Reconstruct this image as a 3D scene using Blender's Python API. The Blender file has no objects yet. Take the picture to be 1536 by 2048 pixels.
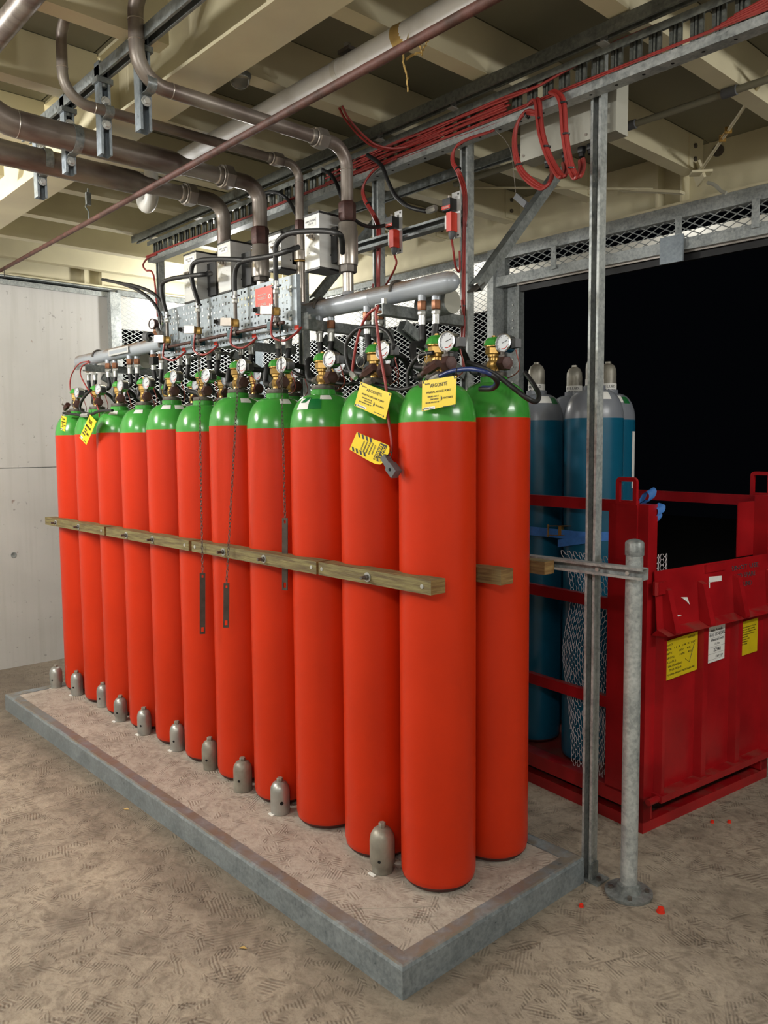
import bpy, math, random
from mathutils import Vector as V, Matrix
rnd = random.Random(7)
PI = math.pi
sc = bpy.context.scene
COL = sc.collection

# ------------------------------------------------------------------ camera
CAM_LOC, CAM_AX, CAM_LENS = ((1.6213, -1.5343, 1.6344), [(0.67365, 0.73901, -0.00817), (-0.05479, 0.06095, 0.99664), (-0.73702, 0.67093, -0.08155)], 28.0226)
cam = bpy.data.objects.new('camera', bpy.data.cameras.new('camera'))
COL.objects.link(cam)
cr, cu, cf = (V(a) for a in CAM_AX)
m = Matrix((cr, cu, -cf)).transposed().to_4x4()
m.translation = V(CAM_LOC)
cam.matrix_world = m
cam.data.sensor_fit = 'VERTICAL'
cam.data.sensor_height = 36
cam.data.lens = CAM_LENS
cam.data.clip_start = .05
sc.camera = cam

# ------------------------------------------------------------------ world, lamps, exposure
w = bpy.data.worlds.new('night'); sc.world = w; w.use_nodes = True
w.node_tree.nodes['Background'].inputs[0].default_value = (.35, .42, .6, 1)
w.node_tree.nodes['Background'].inputs[1].default_value = .0015
sc.view_settings.view_transform = 'Standard'
sc.view_settings.look = 'None'
sc.view_settings.exposure = 0.75
sc.view_settings.gamma = 1.0
sc.view_settings.use_curve_mapping = False

def batten(x, y, z, dx, dy, power, color=(1, .985, .95)):
    """a bare fluorescent batten, or an added fill lamp: three soft sources along its length, shining all round"""
    for k in (-1, 0, 1):
        d = bpy.data.lights.new('batten_or_fill_lamp', 'POINT'); d.shadow_soft_size = .07; d.energy = power / 3; d.color = color
        o = bpy.data.objects.new('batten_or_fill_lamp', d); COL.objects.link(o); o.location = (x + dx * k, y + dy * k, z)
# fluorescent battens of the plant room, all out of frame
batten(-3.0, -1.9, 2.78, 0, .4, 150)
batten(-.9, -3.0, 2.78, .4, 0, 80)
batten(2.2, -2.6, 2.78, .4, 0, 70)
batten(2.7, 1.2, 2.75, 0, .4, 75)
# lamps of the next bay, up behind the edge beams
batten(-3.2, 2.84, 3.0, .9, 0, 9)
batten(.2, 2.84, 3.0, .9, 0, 5)
batten(-4.88, 2.1, 3.0, 0, .3, 4)
batten(-3.94, 1.9, 2.72, 0, .02, 36)  # unseen fill lamp inside the room, added to brighten the back beam


# ------------------------------------------------------------------ materials
def srgb(h):
    c = [int(h[i:i + 2], 16) / 255 for i in (0, 2, 4)]
    return tuple(x / 12.92 if x <= .04045 else ((x + .055) / 1.055) ** 2.4 for x in c) + (1,)
def mat(name, col, rough=.5, metal=0., var=.12, scale=6., bump=0., bscale=60., spec=.5, col2=None, coat=0., stretch=None, lo=.35, hi=.65):
    m = bpy.data.materials.new(name); m.use_nodes = True
    nt = m.node_tree; N = nt.nodes; L = nt.links; b = N['Principled BSDF']
    tc = N.new('ShaderNodeTexCoord'); mp = N.new('ShaderNodeMapping'); L.new(tc.outputs['Object'], mp.inputs[0])
    if stretch: mp.inputs['Scale'].default_value = stretch
    n = N.new('ShaderNodeTexNoise'); n.inputs['Scale'].default_value = scale; n.inputs['Detail'].default_value = 6
    L.new(mp.outputs[0], n.inputs['Vector'])
    r = N.new('ShaderNodeValToRGB'); L.new(n.outputs[0], r.inputs[0])
    c = srgb(col)
    c2 = srgb(col2) if col2 else tuple(x * (1 - var) for x in c[:3]) + (1,)
    r.color_ramp.elements[0].position = lo; r.color_ramp.elements[0].color = c2
    r.color_ramp.elements[1].position = hi; r.color_ramp.elements[1].color = c
    L.new(r.outputs[0], b.inputs['Base Color'])
    b.inputs['Roughness'].default_value = rough; b.inputs['Metallic'].default_value = metal
    b.inputs['Specular IOR Level'].default_value = spec
    if coat: b.inputs['Coat Weight'].default_value = coat; b.inputs['Coat Roughness'].default_value = .12
    if bump:
        n2 = N.new('ShaderNodeTexNoise'); n2.inputs['Scale'].default_value = bscale; n2.inputs['Detail'].default_value = 4
        L.new(mp.outputs[0], n2.inputs['Vector'])
        bp = N.new('ShaderNodeBump'); bp.inputs['Strength'].default_value = bump; bp.inputs['Distance'].default_value = .01
        L.new(n2.outputs[0], bp.inputs['Height']); L.new(bp.outputs[0], b.inputs['Normal'])
    return m
def mixc(nt, fac, a, b, mode='MIX'):
    x = nt.nodes.new('ShaderNodeMix'); x.data_type = 'RGBA'; x.blend_type = mode
    for s, v in ((x.inputs[0], fac), (x.inputs[6], a), (x.inputs[7], b)):
        if hasattr(v, 'links'): nt.links.new(v, s)
        else: s.default_value = v
    return x.outputs[2]
def noise(nt, vec, scale, detail=4, dist=0):
    n = nt.nodes.new('ShaderNodeTexNoise'); n.inputs['Scale'].default_value = scale
    n.inputs['Detail'].default_value = detail; n.inputs['Distortion'].default_value = dist
    nt.links.new(vec, n.inputs['Vector']); return n.outputs[0]
def ramp(nt, x, a, b):
    r = nt.nodes.new('ShaderNodeMapRange'); r.inputs['From Min'].default_value = a; r.inputs['From Max'].default_value = b
    nt.links.new(x, r.inputs[0]); return r.outputs[0]
def math_(nt, op, a, b=0.):
    n = nt.nodes.new('ShaderNodeMath'); n.operation = op
    for i, v in enumerate((a, b)):
        if hasattr(v, 'links'): nt.links.new(v, n.inputs[i])
        else: n.inputs[i].default_value = v
    return n.outputs[0]
def topcoat(nt, c, dust, lo=.45, hi=.75, nz=(.35, .6), sc=14):
    """dust or rust that has settled on faces looking upwards"""
    g = nt.nodes.new('ShaderNodeNewGeometry'); sp = nt.nodes.new('ShaderNodeSeparateXYZ'); nt.links.new(g.outputs['True Normal'], sp.inputs[0])
    tc = nt.nodes.new('ShaderNodeTexCoord').outputs['Object']
    f = math_(nt, 'MULTIPLY', ramp(nt, sp.outputs[2], lo, hi), ramp(nt, noise(nt, tc, sc, 7, .5), *nz))
    return mixc(nt, f, c, srgb(dust))
def galv(name, col='b4b8b6', col2='868c8c', rough=.45, metal=.3, scale=70, dust=None):
    m = bpy.data.materials.new(name); m.use_nodes = True
    nt = m.node_tree; N = nt.nodes; L = nt.links; b = N['Principled BSDF']
    tc = N.new('ShaderNodeTexCoord').outputs['Object']
    v = N.new('ShaderNodeTexVoronoi'); v.inputs['Scale'].default_value = scale; L.new(tc, v.inputs['Vector'])
    bw = N.new('ShaderNodeSeparateColor'); L.new(v.outputs['Color'], bw.inputs[0])
    n = noise(nt, tc, 9, 6)
    f = math_(nt, 'ADD', math_(nt, 'MULTIPLY', bw.outputs[0], .22), math_(nt, 'MULTIPLY', n, .85))
    n9 = noise(nt, tc, 70, 5, .5); f = math_(nt, 'ADD', f, math_(nt, 'MULTIPLY', math_(nt, 'SUBTRACT', n9, .5), 1.1))
    c = mixc(nt, ramp(nt, f, .25, .85), srgb(col2), srgb(col))
    if dust: c = topcoat(nt, c, dust)
    L.new(c, b.inputs['Base Color']); b.inputs['Metallic'].default_value = metal
    L.new(ramp(nt, f, -.6, 2.2), b.inputs['Roughness'])
    b.inputs['Roughness'].default_value = rough
    return m
def floor_mat(name, c_lo, c_hi, c_dirt, dirt=1., stain=False):
    m = bpy.data.materials.new(name); m.use_nodes = True
    nt = m.node_tree; N = nt.nodes; L = nt.links; b = N['Principled BSDF']
    tc = N.new('ShaderNodeTexCoord').outputs['Object']
    base = mixc(nt, ramp(nt, noise(nt, tc, 1.7, 8, .6), .3, .7), srgb(c_lo), srgb(c_hi))
    # swirled trowel strokes: fine stripes whose direction changes from patch to patch
    strokes = None
    for i, ang in enumerate((.4, 1.1, 1.9, 2.6)):
        mp = N.new('ShaderNodeMapping'); mp.inputs['Rotation'].default_value = (0, 0, ang); L.new(tc, mp.inputs[0])
        wv = N.new('ShaderNodeTexWave'); wv.inputs['Scale'].default_value = 20 + 3 * i; wv.inputs['Distortion'].default_value = 2.2
        wv.inputs['Detail'].default_value = 3; wv.inputs['Detail Scale'].default_value = .9; L.new(mp.outputs[0], wv.inputs['Vector'])
        mk = ramp(nt, noise(nt, mp.outputs[0], 6.5 + 1.3 * i, 1, 1.5), .62, .67)
        s = math_(nt, 'MULTIPLY', wv.outputs[1], mk)
        strokes = s if strokes is None else math_(nt, 'ADD', strokes, s)
    c = mixc(nt, math_(nt, 'MULTIPLY', strokes, .42), base, srgb(c_dirt))
    c = mixc(nt, math_(nt, 'MULTIPLY', ramp(nt, noise(nt, tc, 14, 10, 1.4), .46, .66), .45), c, srgb(c_dirt))
    c = mixc(nt, math_(nt, 'MULTIPLY', ramp(nt, noise(nt, tc, 90, 4, .3), .5, .7), .3), c, srgb(c_dirt))
    c = mixc(nt, math_(nt, 'MULTIPLY', ramp(nt, noise(nt, tc, 6, 10, 2.5), .55, .62), .3), c, srgb(c_hi))
    c = mixc(nt, math_(nt, 'MULTIPLY', ramp(nt, noise(nt, tc, 2.6, 9, 1.2), .5, .72), .5 * dirt), c, srgb(c_dirt))
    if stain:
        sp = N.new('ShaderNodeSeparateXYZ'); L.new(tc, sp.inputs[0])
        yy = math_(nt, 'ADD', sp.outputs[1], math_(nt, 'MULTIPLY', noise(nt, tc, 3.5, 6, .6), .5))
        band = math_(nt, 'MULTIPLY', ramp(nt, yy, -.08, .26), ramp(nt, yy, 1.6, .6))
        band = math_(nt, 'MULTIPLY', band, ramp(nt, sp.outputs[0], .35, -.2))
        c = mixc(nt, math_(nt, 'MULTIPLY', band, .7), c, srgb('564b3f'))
    L.new(c, b.inputs['Base Color']); b.inputs['Roughness'].default_value = .75
    h = math_(nt, 'ADD', math_(nt, 'MULTIPLY', strokes, .6), math_(nt, 'ADD', noise(nt, tc, 40, 6), math_(nt, 'MULTIPLY', noise(nt, tc, 9, 6, 1.5), 1.5)))
    bp = N.new('ShaderNodeBump'); bp.inputs['Strength'].default_value = .45; bp.inputs['Distance'].default_value = .008
    L.new(h, bp.inputs['Height']); L.new(bp.outputs[0], b.inputs['Normal'])
    return m
def wall_mat():
    m = bpy.data.materials.new('cast_concrete'); m.use_nodes = True
    nt = m.node_tree; N = nt.nodes; L = nt.links; b = N['Principled BSDF']
    tc = N.new('ShaderNodeTexCoord').outputs['Object']
    c = mixc(nt, ramp(nt, noise(nt, tc, 1.1, 8, .4), .3, .7), srgb('a9a7a3'), srgb('bbb9b5'))
    mp = N.new('ShaderNodeMapping'); mp.inputs['Scale'].default_value = (14, 14, .7); L.new(tc, mp.inputs[0])
    c = mixc(nt, math_(nt, 'MULTIPLY', ramp(nt, noise(nt, mp.outputs[0], 2, 5), .5, .8), .3), c, srgb('98948c'))
    c = mixc(nt, math_(nt, 'MULTIPLY', ramp(nt, noise(nt, tc, 30, 2), .7, .76), .5), c, srgb('6d6a66'))
    c = mixc(nt, math_(nt, 'MULTIPLY', ramp(nt, noise(nt, tc, 9, 6, .5), .72, .74), .5), c, srgb('7a5a48'))
    L.new(c, b.inputs['Base Color']); b.inputs['Roughness'].default_value = .8
    bp = N.new('ShaderNodeBump'); bp.inputs['Strength'].default_value = .25; bp.inputs['Distance'].default_value = .0015
    L.new(noise(nt, tc, 35, 6), bp.inputs['Height']); L.new(bp.outputs[0], b.inputs['Normal'])
    return m
MT = dict(
    floor=floor_mat('floor_concrete', '8d8274', 'ada08d', '564b40', stain=True),
    plinth=floor_mat('plinth_concrete', 'a0978b', 'b4aa9e', '74685c', .5),
    ground=mat('yard_asphalt', '14140f', .9),
    wall=wall_mat(),
    galv=galv('galvanised_steel'), galvd=galv('dull_galvanised_steel', '8f9492', '656a6a', metal=.25),
    zinc=galv('bright_zinc_plate', '98a2a9', '7d878e', metal=.25, scale=80),
    tray=galv('weathered_tray_steel', '74776f', '4c4f4b', metal=.2),  # galvanised steel darkened: shade on tray, rail and post webs put into colour
    meshm=galv('expanded_mesh_zinc', 'dcdfdd', 'bfc4c4', metal=.1, scale=30),
    curb=galv('weathered_galvanised_angle', '8f979a', '6a7276', metal=.2, scale=60, dust='7d766a'),
    red=mat('red_cylinder_paint', 'c53112', .33, var=.1, scale=3, spec=.22, bump=.04, bscale=25),
    green=mat('green_cylinder_paint', '42983c', .2, var=.12, scale=5, spec=.5),
    brass=mat('brass', 'b8934f', .3, .65, var=.35, scale=40),
    copper=mat('copper', '9a6748', .42, .5, var=.4, scale=30, bump=.1),
    bronze=mat('brown_gunmetal', '4b2d27', .5, .25, var=.35, scale=40, bump=.15),
    darksteel=mat('dark_steel_fitting', '6b655f', .42, .45, var=.4, scale=40),
    steel=mat('stainless_steel', 'b9b1a8', .3, .75, var=.25, scale=12),
    pipe=mat('weathered_pipe_steel', '90887f', .4, .4, var=.3, scale=7, col2='62544e', stretch=(3, .6, 1)),
    chrome=mat('chrome', 'd5d6d8', .15, 1., var=.05),
    ferrule=mat('zinc_ferrule', 'c4c5c1', .3, .6, var=.2, scale=30),
    manifold=mat('grey_manifold_paint', 'a4abb3', .3, .1, scale=9, var=.08, bump=.04),
    rust=mat('rusty_tube', '5e3a32', .65, .2, scale=14, col2='40291f', bump=.25),
    rubber=mat('black_rubber', '1a1a1b', .5, var=.2, scale=20),
    cablered=mat('red_cable_sheath', '98322d', .4, var=.2, scale=10),
    cableblue=mat('blue_hose', '1d2f66', .35),
    black=mat('black_plastic', '161617', .4),
    greyplastic=mat('grey_plastic', '55575a', .5),
    white=mat('white_plastic', 'd9d8d2', .45, var=.04),
    dial=mat('white_dial', 'bfc3c8', .4, var=.02),
    paper=mat('white_label', 'e6e6e2', .6, var=.04, scale=30),
    yellow=mat('yellow_tag', 'e8cb12', .35, var=.06, scale=12),
    yellowp=mat('yellow_paper', 'cfb80e', .6, var=.08, scale=12),
    ink=mat('black_ink', '15151a', .5), inkw=mat('white_ink', 'f2f0ea', .5), inkg=mat('grey_ink', '4a4a4e', .5),
    stickergreen=mat('green_sticker', '0f6a32', .35),
    redplate=mat('red_plate', 'd63a26', .4, var=.05),
    box=mat('brushed_aluminium_housing', 'cfd0ce', .35, .3, var=.12, scale=4, stretch=(1, 1, 12)),
    jbox=mat('grey_junction_box', 'a7a69a', .5, var=.05),
    pvc=mat('white_pvc', 'f4f6f8', .35, scale=9, col2='e2e2e0', lo=.3, hi=.5),
    cream=mat('cream_steel_paint', 'd7cfae', .45, scale=3.5, col2='cbc2a4', bump=.04, bscale=12),
    soffit=mat('olive_soffit_panel', '85826f', .6, var=.12, scale=2.5),
    timber=mat('treated_pine', '7c7248', .7, scale=9, col2='5b4c30', stretch=(1, 12, 12), bump=.3, bscale=20),
    timberend=mat('fresh_pine', '8d7243', .7, scale=9, col2='6a4c26', stretch=(12, 1, 12), bump=.3, bscale=20),
    crate=mat('red_crate_paint', 'a8161c', .32, scale=5, col2='8e1016', spec=.5, bump=.06, bscale=18),
    cratedirt=mat('dusty_red_crate_floor', '8a2a22', .6, scale=12, col2='6e4038'),
    teal=mat('petrol_blue_cylinder_paint', '115b78', .28, var=.12, scale=4),
    greyshoulder=mat('grey_cylinder_shoulder', '7a7f88', .3, var=.08),
    guard=mat('cast_guard_cap', '9a968a', .45, .35, var=.3, scale=18, bump=.12),
    capalu=mat('aluminium_guard_cap', 'b0b1ac', .36, .6, var=.3, scale=12),
    strap=mat('blue_ratchet_strap', '3b78c4', .6, var=.15, scale=60),
    net=mat('white_plastic_net', 'd8d2d6', .5),
    tape=mat('tan_tape', 'c2a25e', .6, var=.25, scale=20),
    tealclip=mat('teal_pipe_clip', '0d4550', .45),
    amber=mat('thin_red_wire', '8f4036', .5),
    blackhole=mat('dark_hole', '050505', .9),
    redcap=mat('red_plastic_cap', 'e0321c', .4),
    glass=mat('clear_lamp_glass', 'f0f0ea', .05),
    footrim=mat('scuffed_foot_paint', '5a1a12', .6, var=.4, scale=20),
    lever=mat('burnished_lever_steel', '5b534d', .45, .6, var=.3, scale=30),
)

MT['glass'].node_tree.nodes['Principled BSDF'].inputs['Transmission Weight'].default_value = .9
def add_top(mt, dust, **k):
    nt = mt.node_tree; b = nt.nodes['Principled BSDF']; l = b.inputs['Base Color'].links[0]; src = l.from_socket
    nt.links.new(topcoat(nt, src, dust, **k), b.inputs['Base Color'])
add_top(MT['manifold'], '7c6550', lo=.05, hi=.75, nz=(.3, .55), sc=10)
add_top(MT['guard'], '6e6658', nz=(.5, .8)); add_top(MT['crate'], '8a4038', lo=.7, hi=.95, nz=(.45, .7))
# ------------------------------------------------------------------ mesh helpers
def frame(d, up=None):
    z = V(d).normalized()
    up = V(up) if up is not None else (V((0, 0, 1)) if abs(z.z) < .95 else V((0, 1, 0)))
    x = up.cross(z).normalized(); y = z.cross(x)
    return x, y, z
def smooth_path(pts, n=6):
    P = [V(p) for p in pts]
    if len(P) < 3: return P
    P = [P[0] * 2 - P[1]] + P + [P[-1] * 2 - P[-2]]
    out = []
    for i in range(1, len(P) - 2):
        a, b, c, d = P[i - 1:i + 3]
        for k in range(n):
            t = k / n
            out.append(.5 * ((2 * b) + (c - a) * t + (2 * a - 5 * b + 4 * c - d) * t * t + (3 * b - a - 3 * c + d) * t ** 3))
    out.append(P[-2]); return out
class MB:
    def __init__(s): s.v = []; s.f = []; s.mi = []
    def add(s, vs, fs, m=0):
        o = len(s.v); s.v += [tuple(x) for x in vs]; s.f += [tuple(i + o for i in f) for f in fs]; s.mi += [m] * len(fs); return s
    def box(s, lo, hi, m=0, R=None, o=(0, 0, 0)):
        vs = [V((x, y, z)) for z in (lo[2], hi[2]) for y in (lo[1], hi[1]) for x in (lo[0], hi[0])]
        if R is not None: vs = [R @ v + V(o) for v in vs]
        return s.add(vs, [(0, 2, 3, 1), (4, 5, 7, 6), (0, 1, 5, 4), (2, 6, 7, 3), (0, 4, 6, 2), (1, 3, 7, 5)], m)
    def bar(s, p0, p1, w, h, up=None, m=0):
        p0, p1 = V(p0), V(p1); x, y, z = frame(p1 - p0, up); R = Matrix((x, y, z)).transposed()
        return s.box((-w / 2, -h / 2, 0), (w / 2, h / 2, (p1 - p0).length), m, R, p0)
    def lathe(s, prof, o=(0, 0, 0), d=(0, 0, 1), n=16, m=0, ph=0., up=None):
        x, y, z = frame(d, up); o = V(o); vs = []; fs = []; rows = []
        for r, h in prof:
            if r < 1e-6: rows.append([len(vs)]); vs.append(o + z * h)
            else:
                rows.append(list(range(len(vs), len(vs) + n)))
                vs += [o + z * h + (x * math.cos(2 * PI * k / n + ph) + y * math.sin(2 * PI * k / n + ph)) * r for k in range(n)]
        for a, b in zip(rows, rows[1:]):
            for k in range(n):
                k2 = (k + 1) % n
                if len(a) == 1 and len(b) == 1: continue
                if len(a) == 1: fs.append((a[0], b[k2], b[k]))
                elif len(b) == 1: fs.append((a[k], a[k2], b[0]))
                else: fs.append((a[k], a[k2], b[k2], b[k]))
        return s.add(vs, fs, m)
    def cyl(s, p0, p1, r, r2=None, n=14, m=0, ph=0.):
        p0, p1 = V(p0), V(p1); L = (p1 - p0).length; r2 = r if r2 is None else r2
        return s.lathe([(0, 0), (r, 0), (r2, L), (0, L)], p0, p1 - p0, n, m, ph)
    def hexn(s, p0, p1, r, m=0): 
        p0, p1 = V(p0), V(p1); L = (p1 - p0).length
        return s.lathe([(0, 0), (r * .88, 0), (r, L * .12), (r, L * .88), (r * .88, L), (0, L)], p0, p1 - p0, 6, m)
    def tube(s, pts, r, n=8, m=0, sm=0):
        P = smooth_path(pts, sm) if sm else [V(p) for p in pts]
        x = None; vs = []; fs = []
        for i, p in enumerate(P):
            t = (P[min(i + 1, len(P) - 1)] - P[max(i - 1, 0)]).normalized()
            if x is None: x = frame(t)[0]
            else: x = (x - t * x.dot(t)); x = x.normalized() if x.length > 1e-5 else frame(t)[0]
            y = t.cross(x)
            vs += [p + (x * math.cos(2 * PI * k / n) + y * math.sin(2 * PI * k / n)) * r for k in range(n)]
        for i in range(len(P) - 1):
            for k in range(n):
                k2 = (k + 1) % n; fs.append((i * n + k, i * n + k2, (i + 1) * n + k2, (i + 1) * n + k))
        fs += [tuple(range(n))[::-1], tuple(range((len(P) - 1) * n, len(P) * n))]
        return s.add(vs, fs, m)
    def prism(s, poly, z0, z1, m=0):
        n = len(poly); vs = [(x, y, z0) for x, y in poly] + [(x, y, z1) for x, y in poly]
        return s.add(vs, [tuple(range(n))[::-1], tuple(range(n, 2 * n))] + [(i, (i + 1) % n, n + (i + 1) % n, n + i) for i in range(n)], m)
    def strut(s, p0, p1, open_dir, w=.041, slots=False, m=0, h=None):
        """C-shaped strut channel from p0 to p1, open towards open_dir; (p0, p1) is the axis through its middle"""
        p0, p1 = V(p0), V(p1); L = (p1 - p0).length; z = (p1 - p0).normalized()
        y = V(open_dir); y = (y - z * y.dot(z)).normalized(); x = y.cross(z); R = Matrix((x, y, z)).transposed(); t = .0025; a = w / 2; h = (h or w) / 2
        B = lambda lo, hi: s.box(lo, hi, m, R, p0)
        B((-a, -h, 0), (-a + t, h, L)); B((a - t, -h, 0), (a, h, L))
        B((-a + t, h - t, 0), (-a + .0095, h, L)); B((a - .0095, h - t, 0), (a - t, h, L))
        if not slots: B((-a + t, -h, 0), (a - t, -h + t, L))
        else:
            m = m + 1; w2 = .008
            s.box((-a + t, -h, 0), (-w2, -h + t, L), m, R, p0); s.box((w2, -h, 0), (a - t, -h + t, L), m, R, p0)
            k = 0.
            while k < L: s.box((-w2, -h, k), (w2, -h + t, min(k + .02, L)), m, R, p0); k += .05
        return s
    def build(s, name, mats, parent=None, smooth=40):
        me = bpy.data.meshes.new(name); me.from_pydata(s.v, [], s.f)
        mats = mats if isinstance(mats, (list, tuple)) else [mats]
        for x in mats: me.materials.append(MT[x] if isinstance(x, str) else x)
        if len(mats) > 1: me.polygons.foreach_set('material_index', s.mi)
        me.update()
        if smooth: me.shade_smooth(); me.set_sharp_from_angle(angle=math.radians(smooth))
        return link(name, me, parent)
def link(name, me, parent=None):
    o = bpy.data.objects.new(name, me); COL.objects.link(o)
    if parent is not None:
        o.parent = parent
        if parent.type == 'EMPTY': o.matrix_parent_inverse = parent.matrix_basis.inverted()
    return o
def thing(name, label, cat, loc=(0, 0, 0), rotz=0., group=None):
    o = bpy.data.objects.new(name, None); COL.objects.link(o); o.location = loc; o.rotation_euler = (0, 0, rotz)
    o.empty_display_size = .05
    return tag(o, label, cat, group)
def tag(o, label, cat, group=None):
    o['label'] = label; o['category'] = cat
    if group: o['group'] = group
    return o
def struct(o): o['kind'] = 'structure'; return o
def stuff(o): o['kind'] = 'stuff'; return o
def root_struct(name):
    o = bpy.data.objects.new(name, None); COL.objects.link(o); o['kind'] = 'structure'; return o
def copy_tree(o, parent=None):
    c = o.copy(); COL.objects.link(c)
    if parent is not None: c.parent = parent
    for ch in list(o.children): copy_tree(ch, c)
    return c
FC = {}
def text(s, size, mt, parent, o, xd, yd, align='CENTER', bold=0., name='lettering', width=None):
    k = (s, align, bold)
    if k not in FC:
        c = bpy.data.curves.new('lettering', 'FONT'); c.body = s; c.size = 1; c.align_x = align; c.extrude = .004; c.offset = bold; c.resolution_u = 2
        t = bpy.data.objects.new('t', c); me = bpy.data.meshes.new_from_object(t); bpy.data.objects.remove(t); FC[k] = me
    me = FC[k].copy(); me.materials.clear(); me.materials.append(MT[mt])
    xd, yd = V(xd).normalized(), V(yd); yd = (yd - xd * yd.dot(xd)).normalized(); zd = xd.cross(yd)
    sx = size
    if width:
        xs = [v.co.x for v in me.vertices]; sx = width / max(1e-6, max(xs) - min(xs))
    R = Matrix((xd * sx, yd * size, zd * .1)).transposed().to_4x4(); R.translation = V(o)
    me.transform(R)
    return link(name, me, parent)

# ================================================================== THE SETTING
fl = root_struct('floor')
MB().box((-4.8, -4.6, -.1), (4.2, 2.72, 0)).build('slab', 'floor', fl, 0)
MB().box((-9, 2.72, -.12), (9, 16, -.02)).build('yard_ground', 'ground', fl, 0)
# left wall: cast panels with a recessed joint, tie holes, small chips
wl = root_struct('wall_left')
for z0, z1 in ((0, 1.497), (1.503, 2.872)):
    for y0, y1 in ((-4.6, -1.253), (-1.247, 1.19)):
        MB().box((-4.80, y0, z0), (-4.62, y1, z1)).build('concrete_panel', 'wall', wl, 0)
MB().box((-4.79, -4.6, 0), (-4.624, 1.185, 2.87)).build('joint_backing', 'galvd', wl, 0)
for y, z in ((.93, 2.27), (.02, 1.78), (.03, 1.31), (.4, .85), (-.9, 2.27), (-.9, .85)):
    MB().lathe([(.021, 0), (.0215, .002), (.014, .0022), (.012, .0008), (0, .0008)], (-4.62, y, z), (1, 0, 0), 16).build('tie_hole', 'galvd', wl)
t1 = root_struct('trim_1')
MB().box((-4.80, -4.6, 2.872), (-4.60, 1.27, 2.878)).box((-4.606, -4.6, 2.835), (-4.60, 1.2, 2.878)).build('wall_capping_angle', 'galv', t1, 0)
MB().box((-4.80, -4.6, 2.90), (-4.64, 1.27, 2.91)).build('packer_strip', 'galv', t1, 0)
w2 = root_struct('wall_front'); MB().box((-4.8, -4.8, 0), (4.2, -4.6, 3.2)).build('concrete_panel', 'wall', w2, 0)
w3 = root_struct('wall_right'); MB().box((4.2, -4.8, 0), (4.4, 2.72, 3.2)).build('concrete_panel', 'wall', w3, 0)

# soffit: flat panels between joists
ce = root_struct('ceiling')
JX = [.185 - .588 * j for j in range(-7, 9)]
for i, x in enumerate(JX):
    xl = x - .588
    for y0, y1 in ((-4.6, -.155), (-.149, 2.63)):
        MB().box((xl + .003, y0, 3.2), (x - .003, y1, 3.225)).build('soffit_panel', 'soffit', ce, 0)
MB().box((-5, -4.8, 3.23), (4.4, 2.9, 3.3)).build('roof_deck', 'soffit', ce, 0)
for x in (-4.4,):
    pass

def ibeam(mb, p0, p1, depth, width, web=.008, fl=.012):
    """I section from p0 to p1 (horizontal), p at the bottom of the lower flange"""
    p0, p1 = V(p0), V(p1); d = (p1 - p0).normalized(); L = (p1 - p0).length
    R = Matrix((d.cross(V((0, 0, 1))), d, V((0, 0, 1)))).transposed(); a = width / 2
    mb.box((-a, 0, 0), (a, L, fl), 0, R, p0); mb.box((-a, 0, depth - fl), (a, L, depth), 0, R, p0)
    mb.box((-web / 2, 0, fl), (web / 2, L, depth - fl), 0, R, p0); return mb
b = thing('steel_beam', 'cream main beam crossing the middle of the ceiling above the hanging pipes', 'beam', (-.2, -.05, 2.92))
ibeam(MB(), (-4.7, -.05, 2.92), (4.2, -.05, 2.92), .28, .172).build('beam_section', 'cream', b, 0)
for x in (-3.35, -1.585, -.41, 1.94):
    MB().box((x - .005, -.13, 2.932), (x + .005, -.054, 3.188)).build('stiffener_plate', 'cream', b, 0)
b = thing('steel_beam', 'cream edge beam over the mesh screen and the dark doorway', 'beam', (-.4, 2.66, 2.9))
ibeam(MB(), (-4.9, 2.64, 2.905), (4.2, 2.64, 2.905), .31, .15).build('beam_section', 'cream', b, 0)
for x in (-.52, -.66):
    MB().box((x - .006, 2.56, 2.917), (x + .006, 2.636, 3.203)).build('stiffener_plate', 'cream', b, 0)
MB().lathe([(.03, 0), (.03, .01), (0, .012)], (-.36, 2.636, 3.15), (0, -1, 0)).build('bolt_hole', 'darksteel', b)
b = thing('steel_beam', 'cream edge beam resting above the concrete wall at the left', 'beam', (-4.72, 0, 2.91))
ibeam(MB(), (-4.72, -4.6, 2.915), (-4.72, 2.6, 2.915), .285, .16).build('beam_section', 'cream', b, 0)
for y in [(-4.660, 1.031, 3.032), (-4.660, 1.171, 3.032)]:
    MB().box((-4.712, y[1] - .006, 2.927), (-4.645, y[1] + .006, 3.188)).build('stiffener_plate', 'cream', b, 0)

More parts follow.
